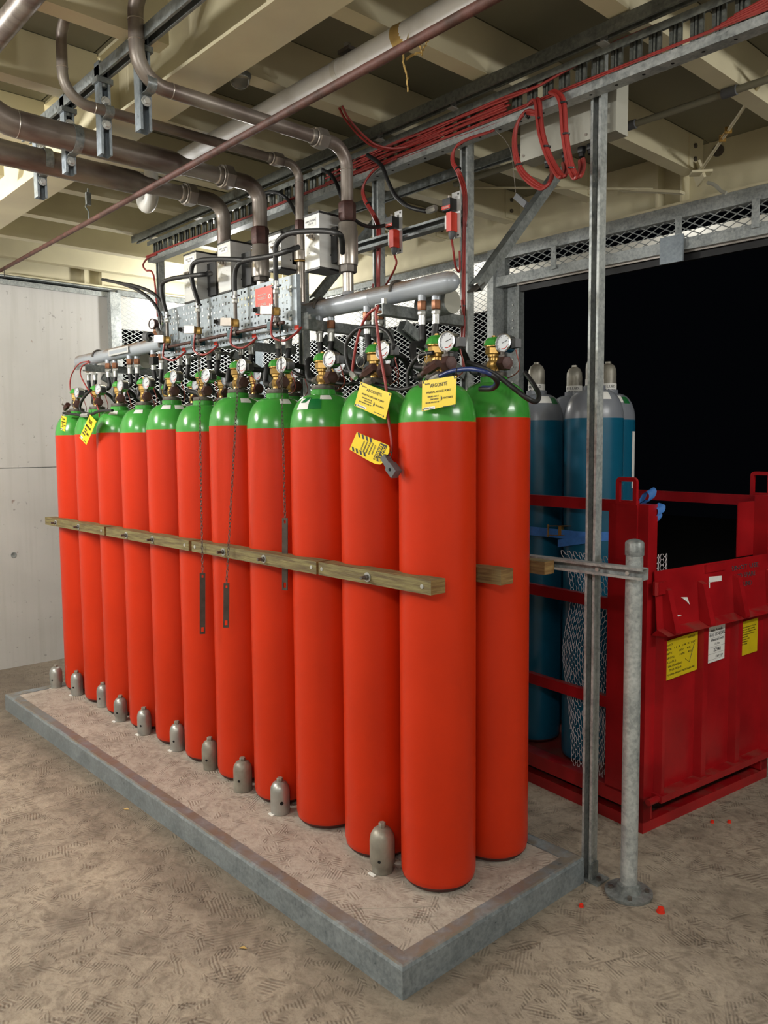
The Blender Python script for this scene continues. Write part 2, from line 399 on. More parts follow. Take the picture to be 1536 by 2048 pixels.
def joist(x, y0, y1, label):
    t = thing('ceiling_joist', label, 'joist', (x - .04, y0, 3.02), group='cream channel joists under the soffit')
    mb = MB(); mb.box((x - .006, y0, 3.02), (x, y1, 3.198)); mb.box((x - .075, y0, 3.02), (x - .006, y1, 3.028)); mb.box((x - .075, y0, 3.19), (x - .006, y1, 3.198))
    mb.build('channel', 'cream', t, 0)
    if y1 > 2:
        MB().box((x - .0, y1 - .10, 3.03), (x + .008, y1 + .04, 3.19)).build('end_cleat', 'cream', t, 0)
        for z in (3.075, 3.14): MB().cyl((x + .008, y1 - .05, z), (x + .018, y1 - .05, z), .012, n=6).build('cleat_bolt', 'darksteel', t)
ORD = ['first', 'second', 'third', 'fourth', 'fifth', 'sixth', 'seventh', 'eighth', 'ninth', 'tenth', 'eleventh', 'twelfth', 'thirteenth']
for i, x in enumerate(JX):
    if x < 1.0: joist(x, .04, 2.5, 'cream joist running back from the middle beam, %s counted from the left wall' % ORD[len(JX) - 1 - i])
    if x < .9 and x > -4.2: joist(x, -4.6, -.14, 'cream joist on the near side of the middle beam, %s counted from the left wall' % ORD[len(JX) - 1 - i])

# expanded metal
def expanded(mb, o, ud, vd, W, H, dw, dh, t, depth=.004):
    o, ud, vd = V(o), V(ud), V(vd); nd = ud.cross(vd)
    nu = int(W / (dw / 2)); nv = int(H / (dh / 2))
    for i in range(nv):
        vs = []; v0 = (i + .5) * dh / 2
        for k in range(nu + 1):
            s = 1 if (k + i) % 2 else -1
            c = o + ud * (k * dw / 2) + vd * (v0 + s * dh / 4)
            for a, q in ((-t / 2, 0), (0, depth / 2), (t / 2, 0), (0, -depth / 2)): vs.append(c + vd * a + nd * q)
        fs = [(k * 4 + j, k * 4 + (j + 1) % 4, k * 4 + 4 + (j + 1) % 4, k * 4 + 4 + j) for k in range(nu) for j in range(4)]
        mb.add(vs, fs)
    return mb
sb = thing('mesh_screen', 'expanded metal screen between the left corner and the doorway', 'screen', (-3.2, 2.6, 0))
stuff(expanded(MB(), (-4.56, 2.6, .05), (1, 0, 0), (0, 0, 1), 2.72, 2.84, .066, .034, .005).build('expanded_mesh', 'meshm', sb, 0))
MB().box((-4.6, 2.56, 0), (-4.55, 2.62, 2.9)).build('corner_post', 'zinc', sb, 0)
MB().box((-4.6, 2.59, 2.86), (-1.85, 2.63, 2.9)).build('head_angle', 'galvd', sb, 0)
MB().box((-4.6, 2.59, 0), (-1.85, 2.63, .05)).build('sill_angle', 'galvd', sb, 0)
MB().box((-3.2, 2.61, 0), (-3.16, 2.65, 2.9)).build('mullion', 'galvd', sb, 0)
sl = thing('mesh_screen', 'narrow expanded metal screen beside the end of the concrete wall', 'screen', (-4.62, 1.9, 0))
stuff(expanded(MB(), (-4.62, 1.27, .05), (0, 1, 0), (0, 0, 1), 1.3, 2.84, .066, .034, .005).build('expanded_mesh', 'meshm', sl, 0))
MB().box((-4.63, 1.19, 0), (-4.555, 1.275, 2.87)).build('end_post', 'galv', sl, 0)
MB().box((-4.64, 1.27, 2.86), (-4.60, 2.56, 2.9)).build('head_angle', 'galvd', sl, 0)
# pale fascia of the next bay seen through the upper mesh
fs = root_struct('wall_back')
MB().box((-4.95, 3.02, 2.62), (-2.1, 3.08, 3.2)).build('fascia_panel', 'white', fs, 0)
MB().box((-2.09, 3.02, 2.775), (4.3, 3.08, 2.885)).build('fascia_panel', 'white', fs, 0)
MB().box((-5.08, 1.1, 2.66), (-5.02, 3.0, 3.2)).build('fascia_panel', 'white', fs, 0)

# doorway
dr = root_struct('door_1')
MB().box((-1.845, 2.55, 0), (-1.795, 2.66, 2.9)).build('jamb_post', 'galv', dr, 0)
MB().box((-1.795, 2.66, 0), (-1.64, 2.675, 2.72)).box((-1.655, 2.62, 0), (-1.64, 2.66, 2.66)).build('roller_guide', 'galvd', dr, 0)
for z in [.3 + .05 * i for i in range(46)]:
    MB().cyl((-1.72, 2.66, z), (-1.72, 2.655, z), .006, n=6).build('rivet', 'ferrule', dr)
MB().box((-1.795, 2.57, 2.835), (4.2, 2.63, 2.905)).build('lintel_upper_rail', 'galv', dr, 0)
MB().box((-1.795, 2.57, 2.665), (4.2, 2.63, 2.725)).build('lintel_lower_rail', 'galv', dr, 0)
MB().box((-1.795, 2.575, 2.72), (-1.72, 2.625, 2.84)).build('lintel_end_plate', 'galvd', dr, 0)
MB().box((-1.64, 2.63, 2.62), (4.2, 2.66, 2.668)).build('rubber_seal', 'rubber', dr, 0)
MB().box((-1.64, 2.60, 2.655), (4.2, 2.606, 2.664)).build('seal_strip', 'steel', dr, 0)
stuff(expanded(MB(), (-1.72, 2.6, 2.72), (1, 0, 0), (0, 0, 1), 5.9, .12, .078, .04, .0065).build('transom_mesh', 'galv', dr, 0))
for q in [(-1.328, 2.560, 2.783), (-1.043, 2.560, 2.817), (-0.528, 2.560, 2.783), (-0.125, 2.560, 2.762)]:
    MB().box((q[0] - .018, 2.55, 2.70), (q[0] + .018, 2.558, 2.84)).cyl((q[0], 2.55, 2.80), (q[0], 2.545, 2.80), .008, n=6).build('mesh_clip', 'galv', dr, 0)
q = [(-0.625, 2.550, 2.743), (-0.494, 2.550, 2.602)]
MB().box((q[0][0], 2.54, q[1][2]), (q[1][0], 2.552, q[0][2] + .0)).build('cover_plate', 'zinc', dr, 0)

# ================================================================== PLINTH
pl = thing('equipment_plinth', 'low concrete plinth edged with galvanised angle under the red cylinders', 'plinth', (-1.8, .47, 0))
MB().box((-3.62, .006, 0), (-.006, .93, .094)).build('concrete_slab', 'plinth', pl, 0)
def angle(mb, a, b, inward, h=.102, wd=.062, ch=.012):
    a, b, n = V(a), V(b), V(inward); z = V((0, 0, 1))
    prof = [(0, 0), (0, h - ch), (ch * .35, h - ch * .2), (ch, h), (wd, h - .004), (wd, h - .01), (.004, h - .01), (.004, 0)]
    vs = []
    for p, s in ((a, 1), (b, -1)):
        d = (b - a).normalized() * s
        vs += [p + n * x + d * x + z * y for x, y in prof]
    k = len(prof)
    return mb.add(vs, [(i, (i + 1) % k, k + (i + 1) % k, k + i) for i in range(k)] + [tuple(range(k))[::-1], tuple(range(k, 2 * k))])
angle(MB(), (-3.63, 0, 0), (0, 0, 0), (0, 1, 0)).build('edge_angle', 'curb', pl, 0)
angle(MB(), (0, 0, 0), (0, .94, 0), (-1, 0, 0)).build('edge_angle', 'curb', pl, 0)
angle(MB(), (0, .94, 0), (-3.63, .94, 0), (0, -1, 0)).build('edge_angle', 'curb', pl, 0)
angle(MB(), (-3.63, .94, 0), (-3.63, 0, 0), (1, 0, 0)).build('edge_angle', 'curb', pl, 0)
for q in ([(-0.332, 0.109, 0.095), (-0.165, 0.309, 0.095)], [(-0.264, 0.094, 0.095), (-0.122, 0.271, 0.095)]):
    MB().bar(q[0], q[1], .006, .002, (0, 0, 1)).build('scored_line', 'plinth', pl, 0)
ZT = .094

# ================================================================== STRUT FRAME BEHIND THE RACK
PX = [([(-0.012, 0.965, 2.149)][0][0]), ([(-0.630, 0.965, 2.235)][0][0]), ([(-1.171, 0.965, 2.536)][0][0]), ([(-1.753, 0.965, 2.391)][0][0]), ([(-3.310, 0.965, 2.735)][0][0])]
PN = ['slotted galvanised post rising beside the bollard at the near end of the rack', 'galvanised strut post with red cables behind the nearest cylinders',
      'galvanised strut post behind the gas manifold, left of the two red release switches', 'galvanised strut post behind the right end of the perforated panel', 'farthest galvanised strut post, at the left end of the cable tray']
for i, (x, lb) in enumerate(zip(PX, PN)):
    x += .004
    t = thing('strut_post', lb, 'post', (x, .985, 0), group='galvanised strut posts of the rack frame')
    MB().strut((x, .985, .0), (x, .985, 2.965 if i else 3.0), (0, -1, 0), slots=True).build('channel', ['galv', 'tray'], t, 0)  # web material darker: shade inside the channel put into its colour
    MB().box((x - .05, .95, 0), (x + .06, 1.03, .006)).box((x + .021, .965, .006), (x + .027, 1.005, .07)).build('foot_bracket', 'galvd', t, 0)
    MB().cyl((x + .042, .985, .006), (x + .042, .985, .018), .009, n=6).build('anchor_bolt', 'darksteel', t)
# upper strut rail carrying the tray
t = thing('strut_rail', 'long dark strut rail above the cable tray', 'rail', (-1.3, .865, 2.99))
MB().strut((-3.42, .865, 2.993), (3.0, .865, 2.993), (0, 0, -1)).build('channel', 'tray', t, 0)
for x in (PX[4] + .07, -2.2, PX[2] + .12, -.62, PX[0] + .07):
    MB().box((x, .86, 2.962), (x + .03, .95, 2.966)).box((x, .88, 2.966), (x + .03, .884, 2.99)).build('zinc_clip', 'ferrule', t, 0)
t = thing('strut_rail', 'strut rail farther back between the posts and the edge beam', 'rail', (-1.2, 1.45, 2.98))
MB().strut((-3.4, 1.45, 2.97), (-.5, 1.45, 2.97), (0, 0, -1)).build('channel', 'galvd', t, 0)
# knee braces up to the beam
for p0, p1, lb in (([(-0.580, 0.989, 2.281)][0], [(-0.580, 1.554, 2.867)][0], 'diagonal strut brace beneath the grey junction box'),
                   ([(-1.740, 1.045, 2.398)][0], [(-1.740, 1.533, 2.924)][0], 'diagonal strut brace behind the large discharge valve')):
    t = thing('knee_brace', lb, 'brace', p0)
    MB().strut(p0, p1, (-1, 0, 0)).build('channel', 'galvd', t, 0)
    MB().bar(V(p0) + V((0, -.03, -.02)), V(p0) + V((0, .03, .02)), .006, .045, (1, 0, 0)).build('hinge_plate', 'darksteel', t, 0)
# manifold brackets with stays
BR = ['strut bracket holding the near end of the grey manifold', 'strut bracket under the manifold right of the perforated panel', 'strut bracket behind the right half of the perforated panel',
      'strut bracket holding the far left end of the manifold']
BXS = [[(-0.634, 0.500, 2.182)][0][0], [(-1.105, 0.520, 2.167)][0][0], -1.86, -3.42]
for i, (x, lb) in enumerate(zip(BXS, BR)):
    t = thing('pipe_bracket', lb, 'bracket', (x, .95, 2.15), group='brackets carrying the manifold')
    MB().strut((x, .50, 2.148), (x, 1.0, 2.148), (-1, 0, 0), h=.041).build('arm', 'galvd', t, 0)
    MB().strut((x, .62, 2.10), (x, .96, 1.93), (0, .5, -1)).build('stay', 'galvd', t, 0)
    MB().tube([(x, .6 + .044 * math.cos(a), 2.22 + .044 * math.sin(a)) for a in [PI * k / 10 for k in range(11)]], .006, 6).build('pipe_saddle', 'darksteel', t)
    MB().cyl((x, .53, 2.17), (x, .53, 2.19), .011, n=6).build('saddle_nut', 'ferrule', t)
    if i == 1: MB().box((x - .03, .485, 2.12), (x + .05, .49, 2.19)).build('end_plate', 'galv', t, 0)
# low strut along the back of the cylinders
t = thing('strut_rail', 'low horizontal strut tying the rack to the bollard', 'rail', (-1.6, .94, 1.2))
MB().strut((-3.5, .944, 1.192), (.225, .944, 1.192), (0, -1, 0)).build('channel', 'galv', t, 0)
for x in (-.15, .05, .17): MB().cyl((x, .93, 1.192), (x, .918, 1.192), .008, n=6).build('spring_nut', 'ferrule', t)

# bollard
t = thing('bollard', 'short galvanised tube bollard on a round base plate beside the plinth corner', 'bollard', (.153, .995, 0))
MB().lathe([(0, .012), (.034, .012), (.0335, .035), (.030, .045), (.030, 1.28)], (.153, .995, 0), n=28).build('tube', 'galv', t)
MB().lathe([(.0, 0), (.083, 0), (.085, .004), (.085, .012), (.045, .016), (.040, .04), (.030, .045)], (.153, .995, 0), n=32).build('base_flange', 'galvd', t)
MB().lathe([(.030, 1.245), (.033, 1.247), (.033, 1.29), (.028, 1.297), (.016, 1.302), (0, 1.306)], (.153, .995, 0), n=28).build('tube_cap', 'galvd', t)
for a in (.6, 2.2, 3.7, 5.3):
    c = V((.153 + .064 * math.cos(a), .995 + .064 * math.sin(a), .012)); MB().cyl(c, c + V((0, 0, .012)), .009, n=6).build('anchor_bolt', 'darksteel', t)

# ================================================================== CABLE TRAY ON EDGE
ct = thing('cable_tray', 'ladder cable tray on edge above the manifold, full of red cables', 'cable tray', (-1.3, .93, 2.84))
MB().box((-3.30, .895, 2.836), (3.0, .948, 2.839)).box((-3.30, .895, 2.839), (3.0, .898, 2.866)).box((-3.30, .945, 2.839), (3.0, .948, 2.866)).build('lower_side_rail', 'galv', ct, 0)
MB().box((-3.30, .895, 2.962), (3.0, .948, 2.965)).box((-3.30, .895, 2.94), (3.0, .898, 2.962)).build('upper_side_rail', 'tray', ct, 0)
def rung(x):
    mb = MB(); mb.box((x, .930, 2.84), (x + .012, .936, 2.96)); mb.box((x + .018, .926, 2.84), (x + .024, .936, 2.96)); mb.box((x + .030, .930, 2.84), (x + .042, .936, 2.96))
    mb.box((x, .936, 2.84), (x + .042, .939, 2.96)); return mb
r0 = None
for k in range(66):
    x = -3.29 + .07 * k
    if r0 is None: r0 = rung(x).build('rung', 'tray', ct, 0)
    else:
        r = r0.copy(); r.location.x = x + 3.29; COL.objects.link(r)
for k in range(60):
    x = -3.1 + .1 * k
    if k in range(18, 44): MB().cyl((x, .92, 2.8359), (x, .92, 2.8355), .006, n=8).build('drain_hole', 'blackhole', ct)

# red cables: a bundle of runs in the tray
rc = thing('cable_run', 'bundle of red cables clipped along the cable tray', 'cables', (-.5, .9, 2.9))
for j in range(15):
    z = 2.858 + .0062 * j; pts = []; x = -1.45 + .13 * (j % 4)
    while x < -.30:
        pts.append((x, .905 + .006 * math.sin(3 * x + j), z + .006 * math.sin(5.3 * x + 2.1 * j))); x += .12
    if j > 10: pts += [(-.2, .905, 2.93), (.1, .905, 2.94 + .002 * j), (.5, .906, 2.955), (.8, .905, 2.957), (1.2, .9, 2.96)]
    MB().tube(pts, .0048, 6, sm=3).build('cable', 'cablered', rc)
for j in range(2):
    MB().tube([(x, .888 - .002 * j, 2.868 + .004 * j + .002 * math.sin(4 * x + j)) for x in [-3.3 + .2 * k for k in range(26)]], .0032, 6, sm=2).build('cable', 'cablered', rc)
for j in range(4):
    MB().tube([(.45 + .02 * j, .885, 2.872 + .005 * j), (.62, .885, 2.88 + .008 * j), (.8, .885, 2.92 + .01 * j), (.95, .885, 2.99 + .012 * j)], .005, 6, sm=4).build('cable', 'cablered', rc)
def cable_thing(name, label, groups, r, mt='cablered', cat='cable', ties=(), n=5):
    t = thing(name, label, cat, groups[0][0])
    for pts in groups: MB().tube(pts, r, 6, sm=n).build('cable', mt, t)
    for p, d in ties: MB().lathe([(.009, -.003), (.0135, -.003), (.0135, .003), (.009, .003)], p, d, 10).build('cable_tie', 'black', t)
    return t
def offs(pts, k, d=(.009, 0, .003), d2=(0, -.007, 0)):
    return [[V(p) + V(d) * (j % 3 - 1) + V(d2) * (j // 3) + V((0, .002 * math.sin(i + j), .002 * math.cos(2 * i + j))) for i, p in enumerate(pts)] for j in range(k)]
cable_thing('cable_drop', 'red cables curving off the tray and down the post left of the two release switches', offs([(-0.937, 0.875, 2.858), (-1.066, 0.875, 2.850), (-1.144, 0.875, 2.796), (-1.134, 0.875, 2.733), (-1.075, 0.875, 2.655), (-1.118, 0.940, 2.621), (-1.147, 0.965, 2.531), (-1.152, 0.965, 2.398), (-1.151, 0.965, 2.194)], 3, (.007, 0, .002)), .0047, ties=[([(-1.111, 0.875, 2.710)][0], (.3, 0, -1))])
cable_thing('cable_drop', 'red cables curving off the tray down the post behind the nearest cylinders', offs([(-0.399, 0.875, 2.819), (-0.538, 0.875, 2.825), (-0.596, 0.875, 2.803), (-0.602, 0.875, 2.757), (-0.570, 0.875, 2.710), (-0.599, 0.940, 2.653), (-0.619, 0.965, 2.534), (-0.627, 0.965, 2.315), (-0.627, 0.965, 2.235), (-0.632, 0.965, 2.052)], 3, (.006, 0, .002)), .0047, ties=[([(-0.575, 0.875, 2.725)][0], (.3, 0, -1)), ((PX[1] + .0, .965, 2.21), (0, 0, 1))])
cable_thing('cable_coil', 'leftmost drooping coil of red cable below the junction box corner', offs([(-0.187, 0.870, 2.816), (-0.243, 0.870, 2.838), (-0.284, 0.870, 2.797), (-0.288, 0.870, 2.718), (-0.260, 0.870, 2.640), (-0.207, 0.870, 2.583), (-0.163, 0.870, 2.553), (-0.135, 0.870, 2.565), (-0.171, 0.940, 2.624), (-0.210, 0.990, 2.663)], 3, (.006, 0, .004)), .006, ties=[([(-0.234, 0.870, 2.824)][0], (1, 0, .6)), ([(-0.269, 0.870, 2.660)][0], (0, 0, 1))])
cable_thing('cable_coil', 'middle drooping loop of red cable in front of the junction box', offs([(-0.213, 0.860, 2.855), (-0.180, 0.860, 2.859), (-0.169, 0.860, 2.795), (-0.162, 0.860, 2.751), (-0.146, 0.860, 2.695), (-0.120, 0.860, 2.633), (-0.085, 0.860, 2.580), (-0.065, 0.860, 2.568), (-0.103, 0.930, 2.617), (-0.143, 0.980, 2.661)], 4, (.007, 0, .002)), .006, ties=[([(-0.173, 0.860, 2.792)][0], (0, 0, 1)), ([(-0.137, 0.860, 2.687)][0], (.2, 0, 1))])
cable_thing('cable_coil', 'right drooping loop of red cable in front of the junction box', offs([(-0.118, 0.860, 2.870), (-0.084, 0.860, 2.842), (-0.069, 0.860, 2.799), (-0.062, 0.860, 2.722), (-0.051, 0.860, 2.652), (-0.036, 0.860, 2.589), (-0.015, 0.860, 2.552), (0.001, 0.860, 2.555), (-0.035, 0.930, 2.605), (-0.071, 0.980, 2.651)], 4, (.007, 0, .002)), .006, ties=[([(-0.070, 0.860, 2.814)][0], (0, 0, 1)), ([(-0.058, 0.860, 2.707)][0], (.1, 0, 1)), ([(-0.034, 0.860, 2.587)][0], (.2, 0, 1))])
cable_thing('cable_drop', 'two red cables hanging from the ceiling joist into the tray behind the first pipe elbow', offs([(-.98, .62, 3.02), (-.99, .66, 2.99), (-.99, .74, 2.94), (-.98, .82, 2.91), (-.9, .89, 2.90), (-.7, .9, 2.90)], 2, (.02, 0, 0)), .005)
cable_thing('cable_end', 'short loose red cable end at the far left tip of the tray', offs([(-3.15, .89, 2.862), (-3.25, .88, 2.862), (-3.33, .88, 2.83), (-3.31, .89, 2.79), (-3.28, .93, 2.76), (-3.28, .95, 2.5)], 1), .006)
# junction box
t = thing('junction_box', 'pale grey junction box bolted behind the tray at the slotted post', 'electrical box', (-.17, 1.06, 2.76))
q = [(-0.388, 1.030, 2.736), (-0.078, 1.030, 2.717)]
z0 = q[0][2]; x0 = q[0][0]
MB().box((x0, 1.045, z0), (.03, 1.11, z0 + .2)).build('enclosure', 'jbox', t, 0)
MB().box((x0, 1.03, z0), (.033, 1.043, z0 + .2)).build('lid', 'jbox', t, 0)
for x in (x0 + .015, -.09):
    MB().cyl((x, 1.03, z0 + .02), (x, 1.026, z0 + .02), .005).build('lid_screw', 'steel', t)
for x in (x0 + .10, x0 + .18, x0 + .25, x0 + .29): MB().hexn((x, 1.075, z0), (x, 1.075, z0 - .022), .017).cyl((x, 1.075, z0 - .022), (x, 1.075, z0 - .035), .012).build('cable_gland', 'black', t)
# thin tie wire with fob
cable_thing('hanging_wire', 'thin pale wire with a small black fob hanging from the tray', [[(-0.395, 0.890, 2.822), (-0.351, 0.890, 2.776), (-0.322, 0.890, 2.723), (-0.308, 0.890, 2.638), (-0.300, 0.890, 2.573)]], .0012, 'steel', 'wire')
q = [(-0.300, 0.890, 2.561), (-0.251, 0.890, 2.517)]
tag(MB().bar(q[0], q[1], .022, .012, (0, -1, 0)).build('plastic_fob', 'greyplastic'), 'small dark plastic fob at the end of the thin wire below the tray', 'fob')

# ================================================================== GAS CYLINDERS
R0 = .1335
XK = [-.29 - .316 * k for k in range(11)]
YF, YB = .456, .756
def dome(mb, s, m, o, r=R0, hn=.13, rn=.05):
    prof = [(r, s)]
    for i in range(1, 13):
        a = i / 12 * PI / 2
        prof.append((rn + (r - rn) * math.cos(a) ** .9 if i < 12 else rn, s + hn * math.sin(a) ** 1.05))
    return prof
def cylinder(name, x, y, s, label, group, body='red', sh='green', base=ZT):
    t = thing(name, label, 'gas cylinder', (x, y, base), group=group)
    o = (x, y, base); h = s - base
    MB().lathe([(.128, .0205), (.1293, .0215), (.1285, .0235)], o, n=48).lathe([(.10, -.0002), (.1183, .0068), (.1293, .0215)], o, n=48).build('foot_rim', 'footrim', t)
    MB().lathe([(0, .012), (.085, .004), (.10, 0), (.118, .007), (.129, .022), (R0, .045), (R0, h * .5), (R0, h)], o, n=48).build('body', body, t)
    p = dome(None, h, 0, o)
    MB().lathe(p + [(.05, h + .148), (.048, h + .15)], o, n=48).build('shoulder', sh, t)
    return t
# valve prototype (origin at the neck top, outlet arm towards local +x)
vp = thing('valve_proto', 'x', 'x')
MB().lathe([(.045, -.004), (.047, 0), (.047, .016), (.043, .018), (.022, .018), (.02, .026)], n=28).build('neck_ring', 'darksteel', vp)
bd = MB(); bd.lathe([(.021, .018), (.021, .026), (.019, .03), (.019, .07), (.024, .074), (.024, .082), (.018, .084)], n=16)
bd.hexn((0, 0, .03), (0, 0, .06), .0235)
bd.cyl((0, 0, .043), (.05, 0, .043), .013, n=12).cyl((0, 0, .043), (-.03, 0, .043), .015, n=12).build('valve_body', 'brass', vp)
MB().hexn((0, 0, .082), (0, 0, .108), .031).lathe([(.027, .106), (.034, .110), (.034, .114), (.026, .116)], n=20).build('bonnet', 'brass', vp)
hw = MB().lathe([(.028, .112), (.037, .114), (.038, .120), (.034, .132), (.024, .142), (.010, .146), (0, .146)], n=12).build('valve_cap', 'green', vp, 25)
MB().hexn((0, 0, .146), (0, 0, .151), .008).build('cap_screw', 'brass', hw)
MB().hexn((.052, 0, .043), (.092, 0, .043), .027).lathe([(0, .04), (.02, .04), (.022, .042), (0, .046)], (.052, 0, .043), (1, 0, 0), 12).build('outlet_plug', 'bronze', vp)
MB().cyl((.058, .0, .06), (.062, .0, .088), .009, n=10).hexn((.058, 0, .066), (.0585, 0, .076), .013).build('gauge_stem', 'darksteel', vp)
gz = V((.35, -.94, .05)).normalized(); gc = V((.064, .004, .116))
g = MB().lathe([(0, -.034), (.030, -.034), (.033, -.030), (.033, .0), (.0345, .002), (.0345, .008), (.030, .009), (.0295, .004), (0, .004)], gc, gz, 28).build('pressure_gauge', 'chrome', vp)
MB().lathe([(.0292, .0046), (0, .0048)], gc, gz, 24).build('dial', 'dial', g, 0)
gx, gy, gzz = frame(gz); R3 = Matrix((gx, gy, gzz)).transposed()
nd = MB()
for k in range(11):
    a = PI * (1.25 - 1.5 * k / 10); d = gx * math.cos(a) + gy * math.sin(a)
    nd.bar(gc + gz * .0052 + d * .023, gc + gz * .0052 + d * .027, .0012, .0006, gz)
nd.bar(gc + gz * .0055 - gx * .006, gc + gz * .0055 + gx * .017 + gy * .008, .0022, .0006, gz)
nd.build('needle_and_ticks', 'ink', g, 0)
ar = [gc + gz * .0050 + (gx * math.cos(a) + gy * math.sin(a)) * .0205 for a in [PI * (.12 + .5 * k / 8) * -1 for k in range(9)]]
MB().tube(ar, .0014, 4).build('red_arc', 'redplate', g, 0)
MB().hexn((-.03, 0, .043), (-.05, 0, .043), .02).cyl((-.05, 0, .043), (-.085, 0, .043), .0135, n=12).build('hose_coupling', 'darksteel', vp)
MB().box((.09, .012, .095), (.125, .036, .125)).build('pressure_switch', 'black', vp, 0)
MB().tube([(.10, .03, .09), (.09, .05, .02), (-.02, .05, -.004), (-.09, .04, .03)], .0022, 5, sm=5).build('signal_wire', 'amber', vp)
SH = [1.716, 1.717, 1.713, 1.715, 1.734, 1.714, 1.731, 1.720, 1.726, 1.722, 1.722]
NTH = ['nearest', 'second', 'third', 'fourth', 'fifth', 'sixth', 'seventh', 'eighth', 'ninth', 'tenth', 'farthest']
EXTRA = {0: ', with a yellow release tag', 1: ', with an out of service tag', 2: ', stickers on it',
         3: ', behind the right chain'}
def valve_on(t, x, y, z, rot, keep=None):
    R = Matrix.Translation((x, y, z)) @ Matrix.Rotation(rot, 4, 'Z')
    for ch in list(vp.children):
        if keep and not any(ch.name.startswith(k) for k in keep): continue
        c = ch.copy(); COL.objects.link(c); c.parent = t
        c.matrix_parent_inverse = t.matrix_basis.inverted(); c.matrix_basis = R
        for g in list(ch.children):
            e = g.copy(); COL.objects.link(e); e.parent = c
FRONT = []; 
for k, (x, s) in enumerate(zip(XK, SH)):
    t = cylinder('gas_cylinder', x, YF, s, 'red cylinder, green shoulder, %s in the front row%s' % (NTH[k], EXTRA.get(k, ' from the near end') if k < 10 else ''), 'red and green gas cylinders of the front row')
    valve_on(t, x, YF, s + .15, -.25 + rnd.uniform(-.06, .06)); FRONT.append(t)
for k, x in enumerate(XK):
    s = 1.728 + rnd.uniform(-.01, .01) if k else 1.735
    t = cylinder('gas_cylinder', x, YB, s, 'red cylinder with green shoulder in the back row%s' % (', standing alone at its near end' if k == 0 else ', behind the %s front one' % NTH[k]), 'red and green gas cylinders of the back row')
    valve_on(t, x, YB, s + .15, -.25 + rnd.uniform(-.1, .1))
for o in list(vp.children_recursive) + [vp]: bpy.data.objects.remove(o)

# stickers lying on the shoulders
def patch(name, mt, parent, x, y, s, a0, a1, h0, h1, base=ZT, off=.0012, n=7, rot=0.):
    """a curved label on the shoulder between azimuths a0..a1 and profile fractions h0..h1"""
    prof = dome(None, s, 0, None); 
    def at(h):
        q = h * 12; i = min(11, int(q)); f = q - i; a, b = prof[i], prof[i + 1]
        return a[0] + (b[0] - a[0]) * f + off, a[1] + (b[1] - a[1]) * f + off
    vs = []; fs = []
    for j in range(n):
        r, z = at(h0 + (h1 - h0) * j / (n - 1))
        for i in range(n):
            a = a0 + (a1 - a0) * i / (n - 1) + rot * (j / (n - 1) - .5); vs.append((x + r * math.cos(a), y + r * math.sin(a), z))
    for j in range(n - 1):
        for i in range(n - 1): q = j * n + i; fs.append((q, q + 1, q + n + 1, q + n))
    return MB().add(vs, fs).build(name, mt, parent)
A = math.radians
t = FRONT[2]
patch('paper_sticker', 'paper', t, XK[2], YF, SH[2], A(-95), A(-68), .36, .66)
patch('green_sticker', 'stickergreen', t, XK[2], YF, SH[2], A(-67), A(-42), .37, .64)
patch('green_sticker', 'stickergreen', t, XK[2], YF, SH[2], A(-84), A(-71), .52, .70, off=.002, rot=.2)
patch('barcode_label', 'paper', t, XK[2], YF, SH[2], A(-45), A(-18), .62, .80)
for k, a in ((3, -30), (4, -25), (4, -150), (6, -60), (6, -20), (7, -60), (8, -60), (9, -100)):
    patch('paper_sticker', 'paper', FRONT[k], XK[k], YF, SH[k], A(a), A(a + 28), .58, .78)
patch('green_sticker', 'stickergreen', FRONT[7], XK[7], YF, SH[7], A(-150), A(-125), .3, .6)

# ================================================================== TIMBER RAILS
def scallop(name, x0, x1, yfr, yb, z0, z1, rows, label, screws=()):
    n = max(8, int((x1 - x0) / .008)); P0 = []; P1 = []
    for i in range(n + 1):
        x = x0 + (x1 - x0) * i / n; a, b = yfr, yb
        for (yc, side) in rows:
            for xk in XK:
                d = abs(x - xk)
                if d < R0 + .002:
                    h = math.sqrt((R0 + .002) ** 2 - d * d)
                    if side > 0: b = min(b, yc - h)
                    else: a = max(a, yc + h)
        if b < a + .004: m = (a + b) / 2; a, b = m - .002, m + .002
        P0.append((x, a)); P1.append((x, b))
    t = thing(name, label, 'timber', ((x0 + x1) / 2, (yfr + yb) / 2, z0), group='timber rails clamping the cylinders')
    mb = MB(); vs = []; 
    for (x, a), (_, b) in zip(P0, P1): vs += [(x, a, z0), (x, b, z0), (x, b, z1), (x, a, z1)]
    fs = [(i * 4 + j, i * 4 + (j + 1) % 4, i * 4 + 4 + (j + 1) % 4, i * 4 + 4 + j) for i in range(n) for j in range(4)]
    mb.add(vs, fs + [(0, 1, 2, 3)[::-1]]).build('plank', 'timber', t, 0)
    MB().add([vs[-4], vs[-3], vs[-2], vs[-1]], [(0, 1, 2, 3)]).box((x1, P0[-1][1] + .001, z0 + .001), (x1 + .001, P1[-1][1] - .001, z1 - .001)).build('end_grain', 'timberend', t, 0)
    for x, kind in screws:
        zc = (z0 + z1) / 2
        if kind == 's': MB().lathe([(.008, 0), (.0075, .002), (0, .0025)], (x, yfr, zc), (0, -1, 0), 12).build('screw', 'ferrule', t)
        else:
            b = MB().lathe([(.017, 0), (.017, .003), (.0, .003)], (x, yfr, zc), (0, -1, 0), 16).build('washer', 'ferrule', t)
            MB().hexn((x, yfr - .003, zc), (x, yfr - .012, zc), .011).cyl((x, yfr - .012, zc), (x, yfr - .032, zc), .006, n=10).build('stud', 'darksteel', b)
TZ0, TZ1 = 1.158, 1.206
